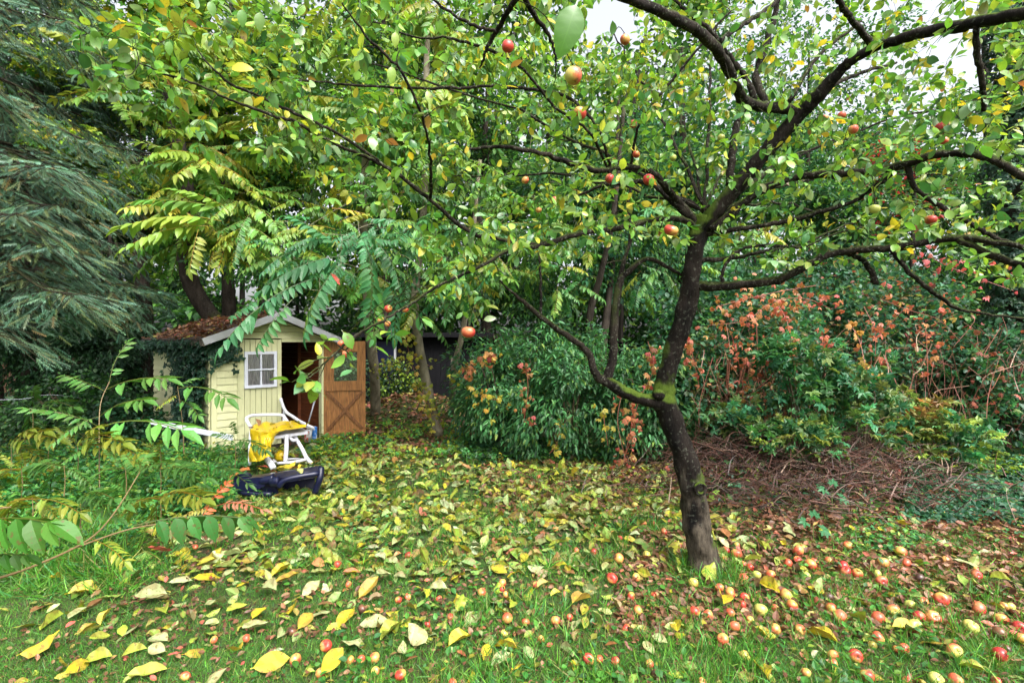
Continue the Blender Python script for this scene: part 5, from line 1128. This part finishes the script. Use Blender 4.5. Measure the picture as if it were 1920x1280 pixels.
tp = g.build('tarpaulin', M['tarp'], None, False); tag(tp, 'crumpled yellow plastic tarpaulin draped over the broken white chair', 'tarpaulin')
sol = tp.modifiers.new('thickness', 'SOLIDIFY'); sol.thickness = .003
g = Geo(); k = rng.uniform(0, 1, (14, 2)); pts_ = np.array([row(Aup, u) * (1 - v) + row(Amid, u) * v + np.array([0, 0, .045]) for u, v in k])
scatter(g, BIGLEAF, pts_, rdir(14, 0, .3), flatn(14, .4), rng.uniform(.05, .11, 14), pal(14, LIT_B + LIT_Y[:2])); tag(g.build('leaf_litter', M['dead']), 'withered leaves lying on the yellow tarpaulin', 'leaf litter', kind='stuff')
# yellow bottle with a white cap under the seat
a, b = P(517, 862, 5.9), P(534, 848, 5.95); bt = Geo(); dv = b - a
tube(bt, [a + dv * t for t in (0, .08, .2, .4, .8, .95, 1.0)], [.022, .028, .06, .072, .072, .06, .02], 14)
cp = Geo(); tube(cp, [a - dv * .28, a - dv * .02], [.030, .030], 12)
world_thing('bottle', 'yellow plastic canister with white cap lying under the white chair', 'bottle', tuple(a), [('body', bt, 'tarp', True), ('cap', cp, 'white_plastic', True)])
# white sun lounger leaning in the doorway
g1 = Geo()
for off in (0, .5):
    tube(g1, cr([P(526, 748, 7.1 + off), P(535, 770, 7.05 + off), P(548, 780, 7.0 + off), P(565, 791, 6.95 + off), P(587, 802, 6.9 + off)], 5), .022, 8)
g2 = slab([(536, 772, 7.08), (584, 800, 6.93), (568, 797, 7.4), (541, 773, 7.55)], .008, n=(.3, 0, 1))
g3 = Geo(); tube(g3, [P(587, 802, 6.9), P(584, 803, 7.4)], .022, 8); tube(g3, [P(548, 800, 7.0), P(566, 797, 6.98), P(587, 803, 6.9)], .018, 8); tube(g3, [P(527, 748, 7.1), P(528, 752, 7.6)], .022, 8)
g4 = Geo(); tube(g4, [P(533, 770, 7.1), P(531, 822, 7.1)], .02, 8); tube(g4, [P(584, 803, 6.95), P(580, 826, 7.0)], .02, 8)
world_thing('sun_lounger', 'white sun lounger with grey mesh leaning in the shed doorway', 'sun lounger', (P(555, 826, 7.1)[0], 7.1, 0), [('side_rail', g1, 'white_plastic', True), ('mesh_back', g2, 'webbing', False), ('end_bar', g3, 'white_plastic', True), ('leg', g4, 'white_plastic', True)])
# dark blue chair lying folded
N = []
g = slab([(447, 893, 5.05), (478, 890, 5.25), (545, 886, 5.35), (603, 872, 5.35), (602, 882, 5.05), (545, 894, 4.95), (500, 897, 4.92), (458, 897, 4.95)], .05); N.append(('seat_shell', g, 'navy', False))
def ellipse_plate(cx, cy, Y, a, b, rot, th, nrm=(0, -1, 0)):
    pts = []
    for t in np.linspace(0, 2 * math.pi, 22, endpoint=False):
        u, v = a * math.cos(t), b * math.sin(t); r = math.radians(rot); pts.append((cx + u * math.cos(r) + v * math.sin(r), cy - u * math.sin(r) + v * math.cos(r), Y))
    return slab(pts, th, n=nrm)
N.append(('armrest', ellipse_plate(470, 908, 4.86, 34, 12, 12, .05), 'navy', False)); N.append(('armrest', ellipse_plate(452, 897, 5.0, 16, 9, 10, .05), 'navy', False))
N.append(('hinge', tb_([(492, 901, 4.9), (503, 899, 4.88), (514, 896, 4.88)], [.045] * 11, 12), 'navy', True)); N.append(('hinge', tb_([(512, 903, 4.86), (518, 902, 4.84), (523, 901, 4.84)], [.05] * 11, 12), 'navy', True))
N.append(('leg', tb_([(523, 912, 4.82), (534, 900, 4.82), (560, 893, 4.86), (598, 887, 4.95)], [.028] * 16, 10), 'navy', True)); N.append(('leg', tb_([(602, 876, 5.0), (600, 896, 4.95), (590, 924, 4.95)], [.032] * 11, 10), 'navy', True))
N.append(('leg', tb_([(441, 907, 4.95), (444, 916, 4.9), (460, 924, 4.88), (510, 926, 4.88)], [.026] * 16, 10), 'navy', True)); N.append(('back_slat', slab([(456, 912, 4.92), (515, 908, 4.92), (522, 932, 4.92), (450, 930, 4.92)], .03, n=(0, -1, 0)), 'navy', False))
N.append(('back_slat', slab([(526, 906, 5.2), (590, 895, 5.25), (586, 924, 5.2), (526, 930, 5.15)], .03, n=(0, -1, 0)), 'navy', False))
world_thing('garden_chair', 'dark blue plastic garden chair lying folded in the weeds', 'chair', (P(520, 930, 5.0)[0], 5.0, 0), N)
g = Geo(); q = [(470, 885, 5.1, 'o'), (500, 884, 5.1, 'y'), (528, 880, 5.15, 'y'), (545, 876, 5.1, 'y'), (560, 880, 5.05, 'o'), (585, 872, 5.2, 'y'), (456, 888, 5.0, 'o'), (515, 886, 5.0, 'o'), (553, 884, 5.0, 'p'), (536, 884, 5.1, 'y'), (572, 876, 5.2, 'y'), (505, 880, 5.2, 'r')]
pp = np.array([P(a, b, c) + np.array([0, 0, .02]) for a, b, c, _ in q]); cc = np.array([dict(o=(.42, .14, .04), y=(.55, .45, .03), p=(.5, .55, .2), r=(.5, .08, .05))[k[3]] for k in q])
scatter(g, BIGLEAF, pp, rdir(len(q), 0, .15), flatn(len(q), .25), rng.uniform(.09, .17, len(q)), cc); tag(g.build('leaf_litter', M['dead']), 'orange and yellow leaves lying on the dark blue chair', 'leaf litter', kind='stuff')
# white plank
a, b = P(282, 790, 6.3), P(434, 820, 5.95); g = Geo(); obox(g, a, b, .02, .06, (0, 0, 1))
for k in range(5): obox(g, b + (-.02, 0, -.024 + k * .012), b + (rng.uniform(.0, .05), -.01, -.024 + k * .012), .018, .010)
tag(g.build('plank', M['white_paint']), 'peeling white board with a broken end lying in the weeds', 'plank')
# broom handle, tubs, yellow hat
g = Geo(); tube(g, [P(577, 797, 7.55), P(594, 737, 7.75)], .012, 8); h = Geo(); obox(h, P(572, 822, 7.5), P(583, 822, 7.5), .06, .05, col=(.3, .2, .1)); obox(h, P(577, 822, 7.5), P(577, 797, 7.55), .02, .02)
world_thing('broom', 'broom with pale grey handle leaning in the shed doorway', 'broom', tuple(P(577, 826, 7.5)), [('handle', g, 'metal', True), ('head', h, 'old_wood', False)])
def tub(name, lab, cat, px, py0, py1, w, Y, mat, lidmat):
    a, b = P(px, py1, Y), P(px, py0, Y); r_ = w / 2 * Y / F; g = Geo(); dv = b - a
    tube(g, [a + dv * t for t in (0, .03, .5, .93, 1)], [r_ * .85, r_ * .92, r_ * .97, r_, r_ * .98], 16); l = Geo(); tube(l, [b, b + (0, 0, .012), b + (0, 0, .022)], [r_ * 1.05, r_ * 1.05, r_ * .6], 16)
    world_thing(name, lab, cat, tuple(a), [('body', g, mat, True), ('lid', l, lidmat, True)])
tub('paint_tub', 'blue and white tub standing in the shed doorway', 'tub', 589, 802, 826, 11, 7.35, 'blue', 'blue'); tub('paint_tub', 'red and white tub standing left of the blue one', 'tub', 576, 808, 828, 11, 7.2, 'red', 'white_plastic')
g = Geo(); tube(g, cr([P(566, 709, 3.5), P(565, 718, 3.48), P(566, 727, 3.5), P(568, 735, 3.5)], 4), [.012, .03, .038, .042, .045, .045, .044, .042, .04, .035, .028, .02, .01], 10)
# fences, wire, outbuilding
def board_fence(name, lab, a, b, z0, z1, w, gap, mat, posts=3):
    a = np.array(a, float); b = np.array(b, float); L = np.linalg.norm(b - a); u = (b - a) / L; nrm = np.array([-u[1], u[0], 0]); r = empty(name, tuple(a)); tag(r, lab, 'fence')
    g = Geo(); s = 0
    while s < L: obox(g, a + u * s + (0, 0, z0), a + u * s + (0, 0, z1 + rng.uniform(-.03, .02)), w, .02, tuple(nrm)); s += w + gap
    hold(r, g.build('boards', M[mat]))
    for f in (.2, .8): g = Geo(); zz = z0 + (z1 - z0) * f; obox(g, a + (0, 0, zz) + nrm * .035, b + (0, 0, zz) + nrm * .035, .04, .07); hold(r, g.build('rail', M[mat]))
    for i in range(posts): g = Geo(); c = a + (b - a) * i / (posts - 1) + nrm * .1; obox(g, c + (0, 0, 0), c + (0, 0, z1 + .08), .08, .08, tuple(nrm)); hold(r, g.build('post', M[mat]))
board_fence('board_fence', 'brown slatted fence glimpsed left of the shed between dark trees', (-12.5, 11.8, 0), (-8.2, 12.2, 0), .1, 1.25, .07, .05, 'fence_wood', 4)
board_fence('board_fence', 'low dark board fence behind the soil mound and outbuilding', (-4.2, 12.6, 0), (6.5, 13.2, 0), .0, 1.5, .14, .01, 'black_wood', 7)
g = Geo(); tube(g, cr([P(-60, 750, 7), P(40, 748, 7.2), P(115, 741, 7.5), P(290, 770, 8.6)], 5), .0035, 5); tag(g.build('fence_wire', M['metal']), 'single pale wire strung across the dark left corner', 'wire')
OB = empty('outbuilding', (-3.6, 11.6, 0)); tag(OB, 'dark timber outbuilding with pale door frame behind the slim trunks', 'outbuilding')
g = Geo(); 
for i in range(22): box(g, 0 + i * .135, .130 + i * .135, 0, .02, 0, 1.72)
box(g, 0, 2.97, .021, 1.6, 0, 1.72); g.build('wall', M['black_wood'], OB)
g = Geo(); box(g, -.15, 3.15, -.25, 1.8, 1.725, 1.79); g.build('roof', M['felt'], OB); g = Geo(); box(g, -.16, 3.16, -.28, -.252, 1.70, 1.81); g.build('roof_edge', M['black_wood'], OB)
g = Geo(); box(g, .78, .83, -.06, -.003, .05, 1.68); box(g, .30, .36, -.05, -.003, .05, 1.68); g.build('door_frame', M['fascia'], OB)
g = Geo(); box(g, .363, .777, -.03, -.004, .05, 1.6); g.build('door', M['navy'], OB)
g = Geo(); obox(g, P(850, 745, 10.2), P(850, 670, 10.2), .09, .09, (0, 1, 0)); tag(g.build('fence_post', M['old_wood']), 'weathered square post on the soil mound left of the hedge', 'post')

# ------------------------------------------------------------------ creeper strands
def strand(lab, pts, n, cols, size=.07, tp=CREEPER, stemc=(.2, .06, .04), spread=.06, group='creeper strands hanging in the thicket'):
    n = int(n * 1.3)
    c = cr([P(*q) for q in pts], 6); b = c[0]; r = empty('creeper_vine', tuple(b)); tag(r, lab, 'creeper', group)
    g = Geo(); tube(g, c, .004, 4, stemc); gl_ = Geo(); u = rng.uniform(0, len(c) - 1.001, n); i = u.astype(int); p = c[i] + (c[i + 1] - c[i]) * (u - i)[:, None] + rng.normal(0, spread, (n, 3))
    d = rng.normal(0, .6, (n, 3)) + np.array([0, -.35, -.75]); scatter(gl_, tp, p, d, np.array([[0, -.8, .5]]) + rng.normal(0, .35, (n, 3)), size * rng.uniform(.65, 1.2, n), pal(n, cols, .14))
    hold(r, g.build('stem', M['stem']), gl_.build('leaves', M['leaf']))
strand('orange creeper strand hanging left beside the apple trunk', [(1215, 640, 5.6), (1225, 690, 5.5), (1195, 760, 5.5), (1170, 860, 5.5)], 34, RED_[1:])
strand('red creeper strand low behind the apple trunk fork', [(1180, 755, 5.5), (1190, 800, 5.5), (1172, 855, 5.5)], 12, RED_, .065)
strand('orange creeper leaves right behind the apple trunk', [(1290, 640, 5.6), (1300, 670, 5.5), (1310, 720, 5.5)], 22, RED_)
strand('orange and pink strand hanging straight down left of the thicket centre', [(1418, 600, 5.7), (1422, 680, 5.6), (1435, 760, 5.5), (1450, 830, 5.5)], 44, RED_, .07)
strand('pink red strand trailing over the green arch of the thicket', [(1450, 560, 5.9), (1475, 600, 5.8), (1482, 650, 5.7), (1500, 720, 5.7)], 34, RED_[:3], .075)
strand('coral strand hanging in the very middle of the thicket', [(1535, 590, 5.9), (1545, 640, 5.8), (1548, 665, 5.7)], 22, RED_[:2], .07)
strand('red strand hanging above the teal maple sapling', [(1620, 575, 5.9), (1640, 620, 5.8), (1640, 680, 5.8), (1632, 700, 5.7)], 30, RED_[:2], .075)
strand('coral strand hanging among brown stems right of the thicket centre', [(1735, 610, 5.9), (1738, 660, 5.8), (1740, 720, 5.7)], 24, RED_[:3], .065)
strand('pale orange strand falling over the olive maple leaves', [(1590, 600, 5.8), (1612, 640, 5.7), (1625, 690, 5.6), (1650, 705, 5.6)], 16, [(.55, .30, .12, 2), (.55, .42, .14, 1)], .09)
strand('pink red creeper draped over the upper right slope', [(1740, 480, 6.4), (1780, 500, 6.3), (1830, 520, 6.2), (1900, 545, 6.0)], 34, [(.48, .10, .11, 3), (.44, .14, .10, 1)], .07, spread=.16)
strand('broad orange creeper draped over the thicket crown', [(1330, 610, 5.9), (1400, 600, 5.9), (1450, 565, 6.0), (1510, 560, 6.0), (1560, 580, 6.0)], 60, RED_ + [(.35, .14, .07, 2)], .07, spread=.13)
strand('orange creeper leaves on the left shoulder of the glossy hedge', [(870, 700, 6.5), (885, 685, 6.4), (915, 670, 6.3), (930, 665, 6.3)], 34, RED_[1:] + [(.55, .38, .06, 2)], .085)
strand('salmon strand hanging low in front of the hedge foot left of the trunk', [(1165, 740, 5.5), (1158, 790, 5.45), (1170, 850, 5.4), (1178, 880, 5.4)], 26, RED_, .065)
strand('orange creeper strand hanging down the glossy hedge face', [(985, 680, 5.95), (990, 730, 5.95), (982, 790, 5.95)], 24, RED_[1:], .065)
strand('yellow creeper climbing the pale curved trunk behind the lawn', [(750, 590, 7.5), (762, 640, 7.6), (775, 690, 7.7), (800, 750, 7.8), (825, 800, 7.85)], 90, [(.40, .38, .05, 4), (.24, .30, .05, 3), (.45, .26, .06, 1)], .08, spread=.09)
strand('thin yellow creeper trailing between the two slim trunks', [(700, 690, 8.6), (740, 680, 8.4), (780, 670, 8.2), (810, 690, 8.2)], 45, [(.34, .34, .05, 4), (.20, .26, .05, 2)], .075, spread=.10)
strand('yellow creeper strand low in the dark foot of the hedge', [(1050, 790, 6.0), (1045, 830, 5.9), (1030, 850, 5.9)], 10, [(.42, .36, .05, 2)], .08)
strand('yellow creeper leaves hanging low right of the hedge middle', [(1130, 770, 5.8), (1136, 810, 5.7), (1140, 835, 5.7)], 9, [(.42, .36, .05, 2)], .07)
strand('orange to yellow strand beside the soil mound', [(935, 750, 6.2), (900, 740, 6.5), (850, 690, 7.6)], 24, [(.50, .30, .06, 2), (.45, .42, .06, 2)], .08, spread=.1)

strand('salmon creeper mantle lying over the thicket shoulder right of the trunk', [(1345, 575, 5.9), (1400, 560, 5.9), (1470, 545, 6.0), (1530, 535, 6.1)], 34, RED_[1:], .08, spread=.14)
strand('thin salmon strand dropping beside the reddish stems', [(1370, 620, 5.7), (1385, 680, 5.7), (1395, 740, 5.7)], 22, RED_[:3], .07)
strand('salmon strand between the hanging orange strand and the maple', [(1475, 640, 5.6), (1480, 700, 5.6), (1470, 770, 5.5), (1478, 830, 5.5)], 26, RED_, .07)
strand('loose salmon creeper spilling down the slope right of the thicket centre', [(1650, 560, 6.0), (1700, 580, 6.0), (1760, 600, 6.0), (1800, 640, 5.9)], 22, RED_, .08, spread=.13)
strand('faint russet creeper near the right edge of the thicket', [(1820, 640, 5.9), (1860, 690, 5.9), (1850, 760, 5.8)], 26, [(.30, .09, .06, 2), (.24, .12, .07, 1)], .07, spread=.10)
# dry stems in the thicket, brush pile, mound twigs
g = Geo()
for _ in range(2300):
    x = rng.normal(2.95, .75); y = rng.normal(5.05, .42); h = float(gh(x, y)); a = rng.uniform(0, 6.28); L = rng.uniform(.12, .5); el = rng.normal(.08, .3)
    s = np.array([x, y, h + rng.uniform(.02, .26)]); e = s + np.array([math.cos(a) * L, math.sin(a) * L * .6, el * L]); mid = (s + e) / 2 + rng.normal(0, .05, 3) + (0, 0, .04)
    cc = cr([s, mid, e], 3); tube(g, cc, np.linspace(rng.uniform(.002, .007), .0015, len(cc)), 3, pal(1, [(.085, .036, .025, 3), (.04, .022, .018, 5), (.17, .11, .075, .8)])[0], cap=False)
m = 1500; litter(rng.normal(3.0, .7, m), rng.normal(5.1, .45, m), ROUND + BIGLEAF[:2], .06, LIT_B, .16, .9) if False else None
tag(g.build('brush_pile', M['stem']), 'heap of reddish brown dead twigs right of the apple trunk', 'brush pile', kind='stuff')
g = Geo()
for _ in range(460):
    px = rng.uniform(1290, 1930); Y = rng.uniform(5.5, 6.4); x = (px - 960) / F * Y; z = rng.uniform(.1, 1.6); L = rng.uniform(.3, 1.1)
    s = np.array([x, Y, z]); e = s + np.array([rng.normal(0, .25), rng.normal(0, .15), -1 if rng.random() < .6 else .4]) * L; e[2] = max(e[2], .02)
    cc = cr([s, (s + e) / 2 + rng.normal(0, .08, 3), e], 4); tube(g, cc, rng.uniform(.0015, .004), 3, pal(1, [(.20, .07, .05, 3), (.14, .07, .045, 3), (.30, .20, .13, 1.2)])[0], cap=False)
tag(g.build('dry_stems', M['stem']), 'tangle of thin dry reddish stems inside the right thicket', 'dry stems', kind='stuff')

# ground cover: left herb layer and right ivy carpet
g = Geo()
def cover(n, x0, x1, y0, y1, hmax, size, cols, tp=ROUND, thr=-9, s=1.3):
    x, y = px_points(n, x0, x1, y0, y1); k = smooth_noise(x, y, s, 7) + rng.normal(0, .3, n) > thr; x, y = x[k], y[k]; m = len(x)
    p = on_ground(x, y); hm = hmax * (.45 + .55 * np.clip(smooth_noise(x, y, 2.6, 3) + .4, 0, 1)); p[:, 2] += hm * rng.random(m) ** .7
    d = rdir(m, -.1, .4); scatter(g, tp, p, d, flatn(m, .4), size * rng.uniform(.6, 1.3, m), pal(m, cols, .2))
HERB = [(.06, .24, .06, 4), (.11, .31, .05, 3), (.04, .14, .06, 3), (.22, .30, .04, 1), (.35, .34, .05, .5)]
cover(17000, -80, 440, 850, 985, .36, .055, HERB, ROUND + LONG); cover(5000, 330, 500, 830, 940, .22, .05, HERB, ROUND + LONG, -.2)
cover(6000, -80, 330, 800, 870, .38, .055, HERB[2:] + DARKG[:2], ROUND + LONG); cover(3500, -80, 260, 960, 1060, .20, .05, HERB, ROUND + LONG, -.2)
cover(3500, 560, 900, 808, 862, .16, .06, HERB + YELG[:2], MAPLE + ROUND, -.1); cover(5500, 860, 1330, 830, 872, .22, .055, DARKG + HERB[:3], ROUND + IVY, -.3)
cover(9000, 1700, 1980, 870, 985, .12, .05, BLUEG + [(.26, .06, .05, .5)], IVY + ROUND, -.35); cover(5000, 1640, 1980, 850, 910, .22, .055, BLUEG + YELG[:1], IVY + ROUND + MAPLE, -.3); cover(1500, 1330, 1640, 850, 890, .2, .055, BLUEG + YELG[:1], IVY + ROUND, -.1)
cover(1600, 560, 1340, 870, 1010, .08, .05, HERB, ROUND + LONG, .35, 1.8)
cover(1500, 1330, 1640, 850, 960, .2, .05, BLUEG + YELG[:1], IVY + ROUND, -.1)
cover(1800, 1600, 1980, 960, 1040, .08, .045, HERB, ROUND + LONG, .1)
tag(g.build('ground_cover', M['leaf']), 'low leafy herbs and ivy along the edges of the lawn', 'ground cover', kind='stuff')

# ------------------------------------------------------------------ sumac seedlings and other plants on the left
def seedling(lab, stem, fr_, cols, r0=.006, tp=FROND_S, name='sumac_seedling'):
    c = cr([P(*q) for q in stem], 5); r = empty(name, tuple(c[0])); tag(r, lab, 'seedling', 'young sumac shoots in the left corner')
    g = Geo(); tube(g, c, np.linspace(r0, r0 * .5, len(c)), 6, (.16, .11, .05)); k = Geo()
    for q in fr_:
        a, b = P(*q[:3]), P(*q[3:6]); L = np.linalg.norm(b - a); col = np.array([q[6] if len(q) > 6 else cols]); t = tp[int(rng.integers(0, len(tp)))]
        k.inst(t, a[None], frames((b - a + np.array([0, 0, .15 * L]))[None], np.array([[rng.normal(0, .1), -.35, 1.]])), np.array([L]), col)
    hold(r, g.build('stem', M['stem']), k.build('leaves', M['leaf']))
GF1, YF1, RF1 = (.075, .21, .04), (.20, .27, .03), (.46, .13, .05)
seedling('tallest sumac seedling with fronds spread before the dark left trees', [(187, 930, 4.6), (186, 840, 4.7), (188, 760, 4.8), (205, 715, 4.9)], [(186, 800, 4.7, 75, 750, 4.4), (188, 780, 4.7, 100, 815, 4.4), (190, 800, 4.7, 320, 800, 4.3, (.10, .32, .06)), (205, 720, 4.9, 225, 640, 5.0), (200, 730, 4.9, 300, 705, 4.7), (200, 735, 4.9, 120, 700, 4.9), (188, 780, 4.8, 255, 745, 4.5), (186, 840, 4.7, 245, 850, 4.4, YF1), (186, 830, 4.7, 110, 860, 4.4)], GF1)
seedling('slender sumac seedling standing before the shed ivy', [(345, 850, 5.6), (342, 790, 5.6), (333, 725, 5.6)], [(334, 728, 5.6, 415, 740, 5.2), (334, 740, 5.6, 300, 755, 5.4, YF1), (335, 750, 5.6, 365, 775, 5.3), (333, 725, 5.6, 375, 700, 5.9)], GF1)
seedling('arching sumac shoot with red tipped frond at left', [(-40, 1095, 1.9), (60, 1062, 2.1), (165, 1012, 2.4), (215, 960, 2.7), (262, 885, 3.0)], [(262, 885, 3.0, 275, 835, 3.3), (262, 885, 3.0, 305, 858, 2.9), (225, 945, 2.8, 262, 930, 2.7), (170, 1010, 2.4, 225, 1050, 2.3, YF1), (240, 920, 2.9, 205, 900, 2.8), (262, 885, 3.0, 235, 850, 3.1)], GF1, .006)
seedling('long low shoot carrying big holed green leaflets at left', [(130, 1030, 2.3), (250, 990, 2.6), (350, 978, 2.8), (430, 985, 2.9)], [(250, 985, 2.55, 452, 975, 2.75, (.05, .17, .035))], GF1, .005, [HOLED])
seedling('nearest green frond drooping over the left edge', [(-60, 1030, 1.9), (-10, 960, 1.9), (20, 950, 1.9)], [(-90, 990, 1.8, 78, 985, 1.7, (.055, .18, .02)), (-70, 1050, 1.8, 40, 1045, 1.8, (.05, .16, .02))], GF1, .006, [HOLED])
seedling('bright orange red sumac frond in front of the dark blue chair', [(372, 985, 3.9), (385, 950, 4.0)], [(375, 980, 3.9, 420, 905, 4.1, RF1), (375, 985, 3.9, 330, 960, 3.8, YF1)], RF1, .004)
seedling('faded pink sumac frond lying right of the orange one', [(400, 950, 4.2), (410, 948, 4.2)], [(405, 948, 4.2, 480, 942, 4.1, (.45, .22, .14)), (400, 950, 4.2, 350, 962, 4.0, (.34, .34, .08))], RF1, .004)
for i, (x, y, Y, L, c, lab) in enumerate(((40, 905, 4.3, 70, YF1, 'small yellow green sumac shoot at the far left edge'), (120, 900, 4.2, 80, GF1, 'small green sumac shoot left of the tallest seedling'), (60, 960, 3.4, 90, YF1, 'pale sumac shoot above the drooping near frond'), (300, 905, 4.3, 70, GF1, 'small sumac shoot under the white plank'),
      (150, 960, 3.4, 60, GF1, 'low sumac shoot beside the arching stem'), (440, 850, 5.2, 55, GF1, 'sumac shoot growing against the yellow door leaf'), (20, 860, 5.0, 80, YF1, 'highest yellow sumac shoot in the dark left corner'), (390, 900, 4.4, 70, GF1, 'green sumac shoot left of the dark blue chair'), (300, 960, 3.3, 70, YF1, 'yellowish sumac shoot near the lawn edge'), (90, 830, 5.4, 60, GF1, 'faint sumac shoot before the dark laurel'), (60, 790, 5.2, 80, GF1, 'tall pale sumac shoot in the dark left corner'), (300, 868, 4.9, 55, YF1, 'yellow green sumac shoot below the white plank'), (145, 860, 4.6, 80, YF1, 'yellowish sumac shoot beside the tallest seedling stem'), (235, 905, 4.2, 75, GF1, 'green sumac shoot behind the arching stem tip'))):
    L = L * .95
    fr2 = [(x, y - 25, Y, x + L * math.cos(a), y - 25 - L * .55 * math.sin(a) + rng.uniform(-6, 10), Y - .3 * math.sin(a + 1)) for a in rng.uniform(0, 6.28, 5)]
    seedling(lab, [(x, y + 30, Y), (x + 2, y, Y), (x, y - 28, Y)], fr2, np.array(c) * rng.uniform(.6, .95), .004)
# potted-looking leafy sprouts on the lawn edge near the brush pile
for (x, y, Y, lab) in ((1560, 925, 4.3, 'broad leaved green sprout on top of the brush pile'), (1525, 985, 3.9, 'dark green three leaved sprout in front of the brush pile')):
    r = empty('leafy_sprout', tuple(P(x, y + 25, Y))); tag(r, lab, 'plant'); g = Geo(); tube(g, [P(x, y + 35, Y), P(x, y, Y)], .004, 5, (.1, .14, .04)); k = Geo()
    k.inst(MAPLE[0], np.array([P(x - 12, y - 8, Y), P(x + 14, y + 6, Y), P(x + 2, y - 16, Y)]), frames(np.array([[-1, -.2, -.1], [.8, -.3, -.5], [.2, .3, .4]]), np.array([[0, -.6, 1.]] * 3)), np.array([.07, .085, .06]), np.array([[.05, .19, .08]] * 3))
    hold(r, g.build('stem', M['stem']), k.build('leaves', M['leaf']))
for (px, py, kk, lab) in ((620, 512, 'pink red', 'pale pink red leaf caught on a blue green frond'), (538, 182, 'yellow', None)):
    if lab:
        o = bpy.data.objects.new('caught_leaf', LM[kk, 1]); COL.objects.link(o); o.location = tuple(P(px, py, 3.9)); o.scale = (.12,) * 3; o.rotation_euler = (1.2, .9, 1.3); tag(o, lab, 'leaf')
print('verts', sum(len(o.data.vertices) for o in bpy.data.objects if o.type == 'MESH'))
